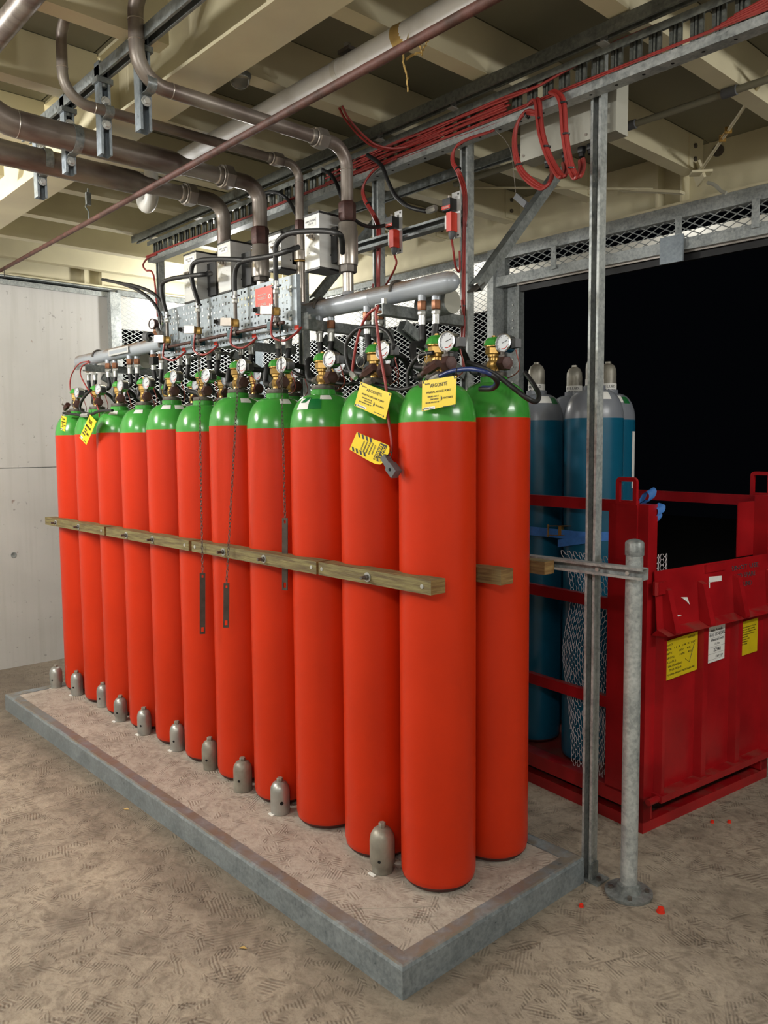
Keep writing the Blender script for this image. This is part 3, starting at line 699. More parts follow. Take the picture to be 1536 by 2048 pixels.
ex = [q[0] for q in [(-0.146, 0.275, 1.192), (-0.733, 0.275, 1.199), (-0.748, 0.275, 1.209), (-1.692, 0.275, 1.207), (-1.720, 0.275, 1.212), (-2.642, 0.275, 1.206), (-2.668, 0.275, 1.210), (-3.576, 0.275, 1.200)]]
sx = [q[0] for q in [(-0.454, 0.275, 1.189), (-1.096, 0.275, 1.198), (-1.411, 0.275, 1.190), (-2.085, 0.275, 1.197), (-2.384, 0.275, 1.192), (-3.030, 0.275, 1.197), (-3.388, 0.275, 1.189)]]
scallop('timber_rail', ex[1], ex[0], .275, .342, TZ0, TZ1, [(YF, 1)], 'nearest timber rail clamped across the front cylinders', [(sx[0], 'b'), (ex[0] - .04, 's'), (ex[1] + .02, 's')])
scallop('timber_rail', ex[3], ex[2], .275, .342, TZ0, TZ1, [(YF, 1)], 'second timber rail from the near end, behind the hanging chains', [(sx[1], 'b'), (sx[2], 'b'), (ex[2] - .03, 's'), (ex[3] + .03, 's')])
scallop('timber_rail', ex[5], ex[4], .275, .342, TZ0, TZ1, [(YF, 1)], 'third timber rail from the near end, with white paint streaks', [(sx[3], 'b'), (sx[4], 'b'), (ex[4] - .04, 's')])
scallop('timber_rail', ex[7], ex[6], .275, .342, TZ0, TZ1, [(YF, 1)], 'farthest timber rail, sticking out toward the concrete wall', [(sx[5], 'b'), (sx[6], 'b'), (ex[6] - .04, 's')])
scallop('timber_rail', -1.2, -.105, .575, .64, TZ0, TZ1 + .005, [(YF, -1), (YB, 1)], 'timber block end showing between the two nearest cylinders')
scallop('timber_rail', -1.2, -.135, .862, .922, TZ0, TZ1, [(YB, -1)], 'timber block behind the back row, touching the low strut')

# ================================================================== GUARD CAPS ON THE PLINTH
CP = [(-0.454, 0.333), (-1.097, 0.332), (-1.398, 0.338), (-1.71, 0.352), (-2.044, 0.355), (-2.376, 0.335), (-2.665, 0.331), (-2.985, 0.365), (-3.321, 0.338), (-3.574, 0.301)]
CW = ['nearest, cast grey with a small vent hole', 'second nearest, squat with a black side hole', 'third from the near end, dark beside a wire loop', 'fourth from the near end, straight sided with small hole',
      'fifth from the near end, half hidden by a cylinder', 'sixth from the near end, tall and pale', 'seventh from the near end, bright on its left side', 'eighth from the near end, tucked against a cylinder',
      'ninth from the near end, narrow waisted', 'farthest, standing left of the last cylinder']
for k, ((x, y), wv) in enumerate(zip(CP, CW)):
    t = thing('guard_cap', 'metal guard cap on the plinth, ' + wv, 'valve guard', (x, y, ZT), rotz=0, group='valve guard caps standing along the plinth')
    o = (x, y, ZT); H = (.172, .142, .142, .148, .142, .140, .140, .138, .146, .140)[k]; r = (.046, .041, .042, .039, .037, .037, .037, .037, .037, .04)[k]
    rb = r if k % 3 else r * .86
    MB().lathe([(rb - .003, .0), (rb, .002), (rb, .024), (r, .034), (r, H * .68), (r * .93, H * .80), (r * .70, H * .91), (r * .42, H * .955), (.012, H * .96)], o, n=28).build('cap_shell', 'guard' if k in (0, 2, 3) else 'capalu', t)
    MB().hexn((x, y, ZT + H * .95), (x, y, ZT + H * 1.06), .0135).build('cap_nut', 'guard', t)
    d = V((.55, -.83, 0)) if k != 1 else V((.9, -.43, 0))
    c = V((x, y, ZT + .055)) + d * (r - .001)
    MB().lathe([(.006 if k != 1 else .008, .0012), (0, .0012)], c, d, 12).build('vent_hole', 'blackhole', t)
    if k in (0, 1, 4, 5, 8, 9, 6):
        MB().box((x - .02, y - r - .008, ZT), (x + .012, y - r + .004, ZT + .004)).build('paint_blob', 'paper', t, 0)

# ================================================================== MANIFOLD
MX0, MX1, MY, MZ, MR = -3.73, -.372, .60, 2.220, .038
mf = thing('gas_manifold', 'long grey manifold pipe above the cylinders with hoses hanging in pairs', 'pipe', (-2, MY, MZ))
MB().lathe([(0, -.04), (MR * .5, -.034), (MR * .86, -.018), (MR, 0), (MR, .6), (MR + .0025, .602), (MR, .606), (MR, MX1 - MX0 - .4), (MR + .0025, MX1 - MX0 - .398), (MR, MX1 - MX0 - .394), (MR, MX1 - MX0), (MR * .9, MX1 - MX0 + .02), (MR * .6, MX1 - MX0 + .036), (0, MX1 - MX0 + .044)], (MX0, MY, MZ), (1, 0, 0), 28).build('header_pipe', 'manifold', mf)
q = [(-3.133, 0.555, 2.227), (-2.971, 0.555, 2.229)]
MB().box((q[0][0] - .03, .552, MZ - .02), (q[1][0] + .08, .5545, MZ + .018)).build('rating_plate', 'box', mf, 0)
MB().box((q[0][0] - .018, .5515, MZ - .011), (q[1][0] + .068, .5522, MZ + .009)).build('rating_plate_print', 'manifold', mf, 0)
MB().hexn((-2.62, MY, MZ + .04), (-2.62, MY, MZ + .075), .022).cyl((-2.62, MY, MZ + .075), (-2.62, MY, MZ + .10), .016).build('plug', 'copper', mf)
SX = [-.468 - .3077 * k for k in range(11)]
for k in range(11):
    for j in (0, 1):
        x = SX[k] + (.024 if j else -.024); y = MY - (.012 if j == 0 else -.012); zt = MZ - MR + .008
        st = MB().cyl((x, y, zt), (x, y, zt - .022), .016, n=12, m=0).build('stub', 'manifold', mf)
        MB().hexn((x, y, zt - .02), (x, y, zt - .055), .0175).build('copper_nut', 'copper', st)
        MB().hexn((x, y, zt - .057), (x, y, zt - .075), .017).cyl((x, y, zt - .073), (x, y, zt - .108), .0145, n=14).build('ferrule', 'ferrule', st)
        if k == 0 and j == 0: p = V((x, y, zt - .115))
        p = V((x, y, zt - .104))
        yy = YF if j == 0 else YB; e = V((XK[k] - .085 * math.cos(.25), yy + .085 * math.sin(.25), SH[k] + .15 + .043))
        d = V((-math.cos(.25), math.sin(.25), 0))
        sag = rnd.uniform(-.02, .02)
        pts = [p, p + V((0, 0, -.07)), p.lerp(e, .5) + V((-.03 - sag, .02 * (1 if j else -1), .0)), e + d * .06 + V((0, 0, .015)), e]
        if k in (1, 5) and j == 0:
            pts = [p, p + V((0, 0, -.08)), p + V((-.03, -.05, -.16)), e + d * .12 + V((0, -.02, .02)), e]
        MB().tube(pts, .013, 10, sm=7).build('hose', 'rubber', st)
# second black jumper hoses looping between valves
def one(name, label, cat, pts, r, mt='rubber', ends=None, sm=7, n=10):
    t = thing(name, label, cat, pts[0]); MB().tube(pts, r, n, sm=sm).build('hose_body', mt, t)
    for a, b in ends or (): MB().hexn(a, b, r * 1.55).build('end_ferrule', 'ferrule', t)
    return t
one('looped_hose', 'black hose looping in a tall arch beside the second cylinder valve', 'hose', [(-0.674, 0.400, 1.905), (-0.700, 0.400, 1.950), (-0.707, 0.400, 2.015), (-0.649, 0.400, 2.064), (-0.557, 0.400, 2.066), (-0.485, 0.400, 2.042), (-0.449, 0.400, 1.998), (-0.452, 0.400, 1.973)], .0075, ends=[([(-0.680, 0.400, 1.911)][0], [(-0.652, 0.400, 1.889)][0])])
one('looped_hose', 'black hose curling down and round left of the nearest valve', 'hose', [(-0.274, 0.420, 1.949), (-0.341, 0.420, 1.943), (-0.390, 0.420, 1.900), (-0.398, 0.420, 1.857), (-0.381, 0.420, 1.834), (-0.332, 0.420, 1.838), (-0.265, 0.420, 1.854)], .0075)
t = one('blue_hose', 'blue hose curving from the nearest valve back round to the right', 'hose', [(-0.185, 0.360, 1.861), (-0.130, 0.360, 1.873), (-0.056, 0.360, 1.874), (-0.004, 0.360, 1.864), (0.010, 0.390, 1.849), (0.001, 0.420, 1.832), (-0.032, 0.440, 1.819), (-0.082, 0.450, 1.821)], .0075, 'cableblue', [([(-0.185, 0.360, 1.861)][0], [(-0.225, 0.360, 1.848)][0])])
MB().tube([(0.001, 0.365, 1.861), (0.012, 0.395, 1.846), (0.005, 0.420, 1.830), (-0.032, 0.440, 1.816), (-0.092, 0.450, 1.818)], .0082, 10, sm=7).build('black_sleeve', 'rubber', t)
MB().hexn([(-0.225, 0.360, 1.848)][0], [(-0.276, 0.360, 1.838)][0], .011).build('swivel_fitting', 'darksteel', t)
one('long_hose', 'long black hose sweeping from the nearest valve down past the last cylinder shoulder', 'hose', [(-0.191, 0.500, 1.914), (-0.125, 0.500, 1.892), (-0.100, 0.560, 1.861), (-0.053, 0.580, 1.821), (-0.016, 0.600, 1.789), (-0.012, 0.640, 1.780), (-0.030, 0.680, 1.804), (-0.081, 0.720, 1.843), (-0.143, 0.750, 1.891)], .0085)
one('jumper_hose', 'black hose running low between the second and third cylinder valves', 'hose', [(-0.568, 0.400, 1.867), (-0.506, 0.400, 1.851), (-0.441, 0.400, 1.836), (-0.385, 0.400, 1.833), (-0.321, 0.400, 1.843)], .0075, ends=[([(-0.606, 0.400, 1.879)][0], [(-0.568, 0.400, 1.867)][0])])
one('jumper_hose', 'black hose low behind the valves of the third and fourth cylinders', 'hose', [(-1.293, 0.550, 1.987), (-1.202, 0.550, 1.947), (-1.061, 0.550, 1.916), (-0.897, 0.550, 1.889), (-0.819, 0.550, 1.890)], .008)
one('jumper_hose', 'black pilot hose lying over the shoulders of the farthest cylinders', 'hose', [(-3.366, 0.340, 1.858), (-3.185, 0.340, 1.843), (-2.998, 0.340, 1.830), (-2.819, 0.340, 1.849), (-2.652, 0.340, 1.846)], .008, ends=[([(-3.086, 0.340, 1.833)][0], [(-2.983, 0.340, 1.833)][0])])
one('looped_hose', 'black hose curling to the farthest release valve', 'hose', [(-3.031, 0.380, 1.981), (-3.139, 0.380, 1.943), (-3.204, 0.380, 1.895), (-3.177, 0.380, 1.858), (-3.059, 0.380, 1.842)], .008)
one('red_pilot_cable', 'outer thin red cable arching from the far end of the manifold', 'cable', [(-3.215, 0.450, 2.169), (-3.371, 0.450, 2.164), (-3.498, 0.450, 2.105), (-3.531, 0.450, 2.029), (-3.480, 0.450, 1.963), (-3.435, 0.450, 1.926)], .004, 'cablered')
one('red_pilot_cable', 'inner thin red cable arching down to the tagged far cylinders', 'cable', [(-3.127, 0.420, 2.154), (-3.242, 0.420, 2.140), (-3.278, 0.420, 2.094), (-3.201, 0.420, 2.016), (-3.075, 0.420, 1.926), (-3.030, 0.420, 1.865), (-3.019, 0.420, 1.818)], .004, 'cablered')
one('red_pilot_cable', 'red cable hanging from the bracket down to the disconnected plug', 'cable', [(-0.457, 0.340, 2.122), (-0.470, 0.340, 2.090), (-0.461, 0.340, 2.020), (-0.447, 0.340, 1.942), (-0.432, 0.340, 1.881), (-0.422, 0.340, 1.838), (-0.413, 0.340, 1.743), (-0.396, 0.340, 1.657), (-0.397, 0.340, 1.614)], .0052, 'cablered')
one('red_pilot_cable', 'red cable bowing left of the second valve beneath the manifold', 'cable', [(-0.524, 0.400, 2.134), (-0.584, 0.400, 2.110), (-0.620, 0.400, 2.070), (-0.649, 0.400, 2.009), (-0.668, 0.400, 1.938), (-0.675, 0.400, 1.883)], .0052, 'cablered')
one('red_pilot_cable', 'thin red cable tied down the post behind the nearest gauge', 'cable', [(-0.629, 0.955, 2.234), (-0.623, 0.955, 2.192), (-0.612, 0.955, 2.151), (-0.615, 0.955, 2.090), (-0.623, 0.955, 2.050), (-0.623, 0.955, 1.948)], .004, 'cablered')

# end caps of the pneumatic line behind
for q, lb in (([(-0.462, 0.720, 2.178), (-0.548, 0.720, 2.173)], 'grey round capped pipe end beside the post behind the manifold tip'), ([(-3.009, 0.720, 2.170), (-3.216, 0.720, 2.187)], 'grey round capped pipe end below the left gauge cluster')):
    a, b = V(q[0]), V(q[1]); b = V((a.x - .16, a.y, a.z))
    t = thing('capped_pipe', lb, 'pipe', a)
    MB().lathe([(0, 0), (.044, 0), (.046, .003), (.046, .16)], a, b - a, 28).build('pipe_body', 'galvd', t)
    MB().lathe([(0, .001), (.045, .001), (.045, -.004)], a, V((1, 0, 0)), 28).build('cap_face', 'jbox', t)

# ================================================================== OVERHEAD PIPES WITH HANGERS
def bend(pts, rads, seg=8):
    """polyline with rounded corners"""
    P = [V(p) for p in pts]; out = [P[0]]
    for i in range(1, len(P) - 1):
        a, b, c = P[i - 1:i + 2]; r = rads[i - 1]; d0 = (a - b).normalized(); d1 = (c - b).normalized()
        ang = d0.angle(d1); k = r / math.tan(ang / 2); p0 = b + d0 * k; p1 = b + d1 * k
        cen = b + (d0 + d1).normalized() * (r / math.sin(ang / 2))
        v0 = p0 - cen; v1 = p1 - cen; th = v0.angle(v1)
        for j in range(seg + 1):
            s = j / seg; out.append(cen + (v0 * math.sin((1 - s) * th) + v1 * math.sin(s * th)) / math.sin(th))
    out.append(P[-1]); return out
PZ = 2.84
def union(mb, p, d, r):
    p, d = V(p), V(d)
    mb.lathe([(r, -.05), (r * 1.12, -.045), (r * 1.12, -.03), (r, -.025)], p, d, 20)
    mb.hexn(p - d * .022, p + d * .03, r * 1.55); mb.lathe([(r * 1.3, -.03), (r * 1.42, -.028), (r * 1.42, -.022), (r * 1.3, -.02)], p, d, 20)
    return mb
def band(mb, p, d, r): return mb.lathe([(r, -.002), (r + .0012, -.001), (r + .0012, .001), (r, .002)], p, d, 24)
def opipe(name, label, path, r, unions=(), bands=(), n=20):
    t = thing(name, label, 'pipe', path[0]); MB().tube(path, r, n).build('pipe_run', 'pipe', t)
    for p, d in unions: union(MB(), p, d, r).build('union_coupling', 'steel', t, 30)
    for p, d in bands: band(MB(), p, d, r).build('weld_band', 'steel', t)
    return t
zs = {n: [q[2] for q in v] for n, v in dict(a=[(-0.934, 0.600, 2.624), (-0.935, 0.600, 2.551), (-0.914, 0.600, 2.521), (-0.916, 0.600, 2.372), (-0.917, 0.600, 2.341), (-0.919, 0.600, 2.253)], b=[(-1.243, 0.600, 2.619), (-1.245, 0.600, 2.571), (-1.232, 0.600, 2.490), (-1.234, 0.600, 2.448), (-1.234, 0.600, 2.439), (-1.231, 0.600, 2.276)],
     c=[(-1.561, 0.600, 2.652), (-1.564, 0.600, 2.573), (-1.565, 0.600, 2.551), (-1.569, 0.600, 2.426), (-1.570, 0.600, 2.403), (-1.572, 0.600, 2.347)], d=[(-1.880, 0.600, 2.717), (-1.883, 0.600, 2.657), (-1.885, 0.600, 2.609), (-1.891, 0.600, 2.477), (-1.892, 0.600, 2.453), (-1.895, 0.600, 2.393)]).items()}
yu = [q[1] for q in ([(-0.930, 0.466, 2.854)][0], [(-1.253, 0.484, 2.864)][0], [(-1.560, 0.424, 2.845)][0], [(-1.878, 0.415, 2.839)][0])]
opipe('discharge_pipe', 'silver pipe nearest the camera, dropping in an elbow and running to the large valve', bend([(-.70, -.29, 3.30), (-.93, -.29, 3.07), (-.93, -.29, PZ), (-.93, .6, PZ), (-.93, .6, zs['a'][0])], (.06, .10, .08)), .0255,
      [((-.93, yu[0], PZ), (0, 1, 0))], [((-.93, -.29, 2.965), (0, 0, 1)), ((-.93, -.29, 3.03), (0, 0, 1)), ((-.93, -.17, PZ), (0, 1, 0)), ((-.93, .6, PZ - .09), (0, 0, 1))])
opipe('discharge_pipe', 'slim silver pipe with a drop elbow, second from the camera', bend([(-1.05, -.41, 3.27), (-1.253, -.41, 3.06), (-1.253, -.41, PZ + .01), (-1.253, .6, PZ + .01), (-1.253, .6, zs['b'][0])], (.05, .09, .06)), .0185,
      [((-1.253, yu[1], PZ + .01), (0, 1, 0))], [((-1.253, -.41, 2.955), (0, 0, 1)), ((-1.253, -.30, PZ + .01), (0, 1, 0)), ((-1.253, .6, PZ - .06), (0, 0, 1))])
t = opipe('discharge_pipe', 'thick brown tinged pipe curving up at the left edge of the picture', bend([(-1.56, -.62, 3.25), (-1.56, -.62, PZ), (-1.56, .16, PZ)], (.15,)), .05, bands=[((-1.56, -.47, PZ), (0, 1, 0))])
MB().lathe([(.05, 0), (.05, .01), (.036, .06), (.036, .09)], (-1.56, .16, PZ), (0, 1, 0), 20).tube(bend([(-1.56, .24, PZ), (-1.56, .6, PZ), (-1.56, .6, zs['c'][0])], (.08,)), .034, 20).build('reduced_run', 'pipe', t)
union(MB(), (-1.56, yu[2], PZ), (0, 1, 0), .034).build('union_coupling', 'steel', t, 30)
t = opipe('discharge_pipe', 'thick lowest pipe passing straight out at the left edge', [(-1.878, -1.9, PZ - .005), (-1.878, .14, PZ - .005)], .05)
MB().lathe([(.05, 0), (.05, .01), (.036, .06), (.036, .09)], (-1.878, .14, PZ - .005), (0, 1, 0), 20).tube(bend([(-1.878, .22, PZ - .005), (-1.878, .6, PZ - .005), (-1.878, .6, 2.42)], (.08,)), .034, 20).build('reduced_run', 'pipe', t)
union(MB(), (-1.878, yu[3], PZ - .005), (0, 1, 0), .034).build('union_coupling', 'steel', t, 30)
q = [(-1.224, -0.620, 2.999), (-0.960, -0.620, 2.987)]
a, b = V(q[0]), V(q[1]); a2 = V((-1.9, -.62, (a.z + b.z) / 2)); b2 = V((.9, -.62, (a.z + b.z) / 2))
opipe('overhead_pipe', 'pipe crossing the top left corner of the picture', [a2, b2], .036)
# clamp struts
t = thing('strut_rail', 'strut rail under the middle beam from which four pipe hangers drop', 'rail', (-1.4, -.25, 2.995))
MB().strut((-2.1, -.25, 2.995), (.6, -.25, 2.995), (0, 0, -1)).build('channel', 'galvd', t, 0)
HG = [(-.93, .0255, 'nearest pipe hanger, gripping the silver pipe with the tall elbow', 2.700), (-1.253, .0185, 'second pipe hanger, gripping the slim pipe', 2.705), (-1.56, .05, 'third pipe hanger, gripping the upper thick pipe', 2.725), (-1.878, .05, 'farthest pipe hanger, gripping the lowest thick pipe', 2.705)]
for (x, r, lb, zb) in HG:
    hx = x - r - .022; y = -.25
    z = PZ + (.01 if r < .02 else 0)
    t = thing('pipe_hanger', lb, 'hanger', (hx, y, 2.99), group='strut hangers under the ceiling')
    MB().strut((hx, y, zb), (hx, y, 3.03), (1, 0, 0), h=.041).build('channel', 'zinc', t, 0)
    c = [(x + (r + .002) * math.cos(a) , y, z + (r + .002) * math.sin(a)) for a in [PI * (-.62 + 1.24 * k / 12) for k in range(13)]]
    c = [(hx + .023, y, z - r - .035)] + [(hx + .023, y, z - r - .004)] + c + [(hx + .023, y, z + r + .004), (hx + .023, y, z + r + .035)]
    mb = MB(); vs = []
    for p in c:
        d = V((p[0] - x, 0, p[2] - z)); d = d.normalized() * .0015
        for dy, s in ((-.016, -1), (.016, -1), (.016, 1), (-.016, 1)): vs.append((p[0] + d.x * s, y + dy, p[2] + d.z * s))
    mb.add(vs, [(i * 4 + j, i * 4 + (j + 1) % 4, i * 4 + 4 + (j + 1) % 4, i * 4 + 4 + j) for i in range(len(c) - 1) for j in range(4)]).build('pipe_clip', 'galvd', t, 30)
    for s in (-1, 1): MB().hexn((hx + .024, y, z + s * (r + .022)), (hx + .034, y, z + s * (r + .022)), .012).cyl((hx + .021, y, z + s * (r + .022)), (hx + .025, y, z + s * (r + .022)), .017, n=14).build('clip_bolt', 'ferrule', t)
    MB().box((hx - .022, y - .03, 2.955), (hx + .026, y + .03, 2.974)).hexn((hx + .01, y, 2.955), (hx + .01, y, 2.943), .012).build('top_bracket', 'galvd', t, 0)

# ------------------------------------------------------------------ directional valves on the drops
def dvalve(name, label, x, z, rn, rb, lp, box, big=True):
    t = thing(name, label, 'valve', (x, .6, z[3]), group='directional valves above the manifold')
    MB().hexn((x, .6, z[1]), (x, .6, z[0]), rn).lathe([(rn * .75, -.004), (rn * .8, 0)], (x, .6, z[1]), n=20).build('union_nut', 'bronze', t, 30)
    if big: MB().lathe([(rb * .86, z[2] + .02), (rb * .9, z[2] + .016), (rb * .9, z[2] - .006), (rb, z[2] - .012), (rb, z[3] + .01), (rb * .96, z[3]), (rb * .8, z[3] - .002)], (x, .6, 0), n=28).build('valve_body', 'steel', t)
    else: MB().cyl((x, .6, z[3]), (x, .6, z[1]), rb * .62, n=20).lathe([(rb * .7, z[2]), (rb, z[2] - .004), (rb, z[3]), (rb * .7, z[3] - .004)], (x, .6, 0), n=24).build('valve_body', 'steel', t)
    MB().lathe([(lp * 1.2, z[3]), (lp * 1.65, z[3] - .003), (lp * 1.65, z[4] + .003), (lp * 1.2, z[4])], (x, .6, 0), n=8).build('lock_collar', 'brass' if not big else 'darksteel', t, 20)
    MB().cyl((x, .6, z[4] + .002), (x, .6, MZ + .03), lp, n=24).build('lower_pipe', 'steel', t)
    MB().lathe([(lp * 1.35, 0), (lp, .016)], (x, .6, MZ + MR - .006), n=24).build('weld_saddle', 'manifold', t)
    (x0, x1, y0, y1, a, c) = box
    h = MB().box((x0, y0, a), (x1, y1, c)).build('actuator_housing', 'box', t, 0)
    MB().box((x0 - .002, y0 - .002, c), (x1 + .002, y1 + .002, c + .008)).build('housing_lid', 'black', h, 0)
    MB().box((x0 - .002, y0 - .002, a - .008), (x1 + .002, y1 + .002, a)).build('housing_base', 'black', h, 0)
    MB().box((x0 + .008, y0 - .0008, c - .045), (x1 - .02, y0, c - .012)).build('name_label', 'paper', h, 0)
    text('DIRECTIONAL\nVALVE', .011, 'inkg', h, ((x0 + x1) / 2 - .006, y0 - .001, c - .026), (1, 0, 0), (0, 0, 1))
    for zz in (.3, .42, .58, .7):
        for xx in (.3, .7): MB().cyl((x0 + (x1 - x0) * xx, y0, a + (c - a) * zz), (x0 + (x1 - x0) * xx, y0 - .0008, a + (c - a) * zz), .0018, n=6).build('screw', 'black', h)
    for zz in (.25, .62): MB().cyl((x1, (y0 + y1) / 2, a + (c - a) * zz), (x1 + .001, (y0 + y1) / 2, a + (c - a) * zz), .003, n=8).build('screw', 'black', h)
    MB().cyl((x0 + .06, y0, a + (c - a) * .58), (x0 + .06, y0 - .012, a + (c - a) * .58), .014, n=16).hexn((x0 + .06, y0 - .012, a + (c - a) * .58), (x0 + .06, y0 - .026, a + (c - a) * .58), .009).cyl((x0 + .06, y0 - .026, a + (c - a) * .58), (x0 + .06, y0 - .036, a + (c - a) * .58), .0045, n=10).build('pilot_port', 'steel', h)
    MB().cyl((x1, (y0 + y1) / 2 + .01, a + (c - a) * .62), (x1 + .035, (y0 + y1) / 2 + .01, a + (c - a) * .62), .007, n=10).hexn((x1 + .012, (y0 + y1) / 2 + .01, a + (c - a) * .62), (x1 + .024, (y0 + y1) / 2 + .01, a + (c - a) * .62), .010).build('side_port', 'steel', h)
    MB().box((x1, .56, a + .02), (x - rb * .5, .60, c - .05)).build('actuator_yoke', 'black', t, 0)
YX = .50
def bx(e, l, dep):
    return (l[0], e[0][0], YX, YX + dep, e[1][2], e[0][2])
dvalve('directional_valve', 'largest directional valve with a white metal housing, nearest the camera', -.93, zs['a'], .036, .042, .0225, bx([(-0.988, 0.500, 2.577), (-0.993, 0.500, 2.365)], [(-1.086, 0.500, 2.488)][0], .115))
dvalve('directional_valve', 'slim directional valve with a small housing on its left', -1.253, zs['b'], .021, .034, .02, bx([(-1.257, 0.500, 2.550), (-1.261, 0.500, 2.408)], [(-1.346, 0.500, 2.495)][0], .10), False)
dvalve('directional_valve', 'directional valve with brown hexagon nut behind the perforated panel', -1.56, zs['c'], .041, .044, .0225, bx([(-1.662, 0.500, 2.594), (-1.672, 0.500, 2.372)], [(-1.773, 0.500, 2.504)][0], .115))
dvalve('directional_valve', 'farthest directional valve with a white housing, left of the others', -1.878, [2.62, 2.575, 2.56, 2.45, 2.43, 2.3], .036, .04, .0225, bx([(-1.978, 0.500, 2.601), (-1.990, 0.500, 2.372)], [(-2.102, 0.500, 2.510)][0], .115))

# ================================================================== PERFORATED PANEL
YP = .45
q = [(-2.222, 0.450, 2.341), (-1.082, 0.450, 2.343), (-1.086, 0.450, 2.109), (-2.304, 0.450, 2.106)]
px0, px1, pz1, pz0 = q[3][0] + .02, q[1][0], (q[0][2] + q[1][2]) / 2, (q[2][2] + q[3][2]) / 2
vpn = thing('valve_panel', 'perforated zinc panel carrying four solenoid valves and a copper line', 'panel', ((px0 + px1) / 2, YP, pz0))
mb = MB(); c = .0262; nu = int((px1 - px0) / c); nv = int((pz1 - pz0) / c); cu = (px1 - px0) / nu; cv = (pz1 - pz0) / nv; TT = .002
for i in range(nu):
    for j in range(nv):
        x = px0 + cu * i; z = pz0 + cv * j; cx, cz = x + cu / 2, z + cv / 2
        if (i % 3 == 1 and j % 3 == 1) or rnd.random() < .05 or i % 9 == 8:
            for y in (YP, YP + TT): mb.add([(x, y, z), (x + cu, y, z), (x + cu, y, z + cv), (x, y, z + cv)], [(0, 1, 2, 3)])
            continue
        a, b = (.0075, .0038) if (i + j) % 2 else (.0038, .0075)
        for y in (YP, YP + TT):
            vs = [(x, y, z), (x + cu, y, z), (x + cu, y, z + cv), (x, y, z + cv), (cx - a, y, cz - b), (cx + a, y, cz - b), (cx + a, y, cz + b), (cx - a, y, cz + b)]
            mb.add(vs, [(0, 1, 5, 4), (1, 2, 6, 5), (2, 3, 7, 6), (3, 0, 4, 7)])
        H = [(cx - a, cz - b), (cx + a, cz - b), (cx + a, cz + b), (cx - a, cz + b)]
        for k in range(4):
            h0, h1 = H[k], H[(k + 1) % 4]; mb.add([(h0[0], YP, h0[1]), (h1[0], YP, h1[1]), (h1[0], YP + TT, h1[1]), (h0[0], YP + TT, h0[1])], [(0, 1, 2, 3)])
mb.box((px0, YP, pz0 - .002), (px1, YP + .02, pz0)).box((px0, YP, pz1), (px1, YP + .02, pz1 + .002)).box((px1, YP, pz0), (px1 + .002, YP + .02, pz1))
mb.build('perforated_plate', 'zinc', vpn, 0)
for a, b in ((px0 + .2, .1), (px1 - .1, .1)): MB().box((a, YP + .002, pz0 + b), (a + .02, MY - MR - .002, pz0 + b + .03)).build('panel_bracket', 'galvd', vpn, 0)
for x, z in ((.06, .5), (.3, .15), (.42, .62), (.62, .12), (.86, .55), (.97, .25), (.97, .75)):
    MB().hexn((px0 + (px1 - px0) * x, YP, pz0 + (pz1 - pz0) * z), (px0 + (px1 - px0) * x, YP - .008, pz0 + (pz1 - pz0) * z), .009).build('panel_bolt', 'ferrule', vpn)
YV = YP - .05
V4 = [[(-1.153, 0.400, 2.242), (-1.156, 0.400, 2.131)][0], [(-1.469, 0.400, 2.232)][0], [(-1.796, 0.400, 2.215)][0], [(-2.106, 0.400, 2.207)][0]]
VX = [[(-1.153, 0.400, 2.242)][0][0], [(-1.469, 0.400, 2.232)][0][0], [(-1.796, 0.400, 2.215)][0][0], [(-2.106, 0.400, 2.207)][0][0]]
VT = [[(-1.154, 0.400, 2.299)][0][2], [(-1.470, 0.400, 2.304)][0][2], [(-1.786, 0.400, 2.307)][0][2], [(-2.105, 0.400, 2.296)][0][2]]
cz = pz0 + .034
cpp = MB().tube([(VX[3] - .03, YV, cz), (VX[0] + .05, YV, cz + .004)], .0075, 10).build('copper_line', 'bronze', vpn)
for i, (x, zt) in enumerate(zip(VX, VT)):
    zm = zt - .115 if i else zt - .10
    s = MB().cyl((x, YV, cz), (x, YV, zt - .03), .0085, n=10).hexn((x, YV, cz + .01), (x, YV, cz + .03), .0125).lathe([(.013, -.013), (.0145, 0), (.013, .013)], (x, YV, cz), (1, 0, 0), 10).build('valve_stem', 'darksteel', vpn)
    MB().hexn((x, YV, zt - .032), (x, YV, zt - .012), .0135).cyl((x, YV, zt - .014), (x, YV, zt + .02), .0105, n=12).build('hose_ferrule', 'ferrule', s)
    MB().hexn((x, YV, zm - .02), (x, YV, zm + .012), .016).build('brass_tee', 'brass', s)
    sv = MB().bar((x - .004, YV - .012, zm), (x - .055, YV - .035, zm + .004), .03, .034, (0, 0, 1)).build('solenoid_coil', 'steel', vpn, 0)
    MB().bar((x - .05, YV - .033, zm + .004), (x - .078, YV - .046, zm + .006), .024, .026, (0, 0, 1)).cyl((x - .07, YV - .05, zm + .006), (x - .076, YV - .066, zm + .006), .009, n=10).build('coil_plug', 'black', sv, 0)
    MB().box((x - .03, YV + .0, cz - .014), (x - .05, YP, cz + .016)).box((x - .055, YV - .012, cz - .016), (x - .028, YV + .012, cz + .016)).build('pipe_clip', 'tealclip', vpn, 0)
    MB().box((x - .03, YV - .006, zt - .004), (x + .03, YV + .006, zt + .002)).build('hose_clip', 'black', vpn, 0)
    MB().tube([(x - .012, YV - .012, zm - .018), (x - .014, YV - .02, zm - .07), (x + .0, YV - .02, pz0 - .02), (x + .05, YV - .0, pz0 - .035), (x + .085, YV + .03, pz0 - .01), (x + .09, YV + .06, pz0 + .02)], .0048, 8, sm=6).build('red_cable', 'cablered', vpn)
    MB().box((x + .055, YP - .002, pz0 + .012), (x + .085, YP - .0005, pz0 + .028)).build('zone_label', 'redplate', vpn, 0)
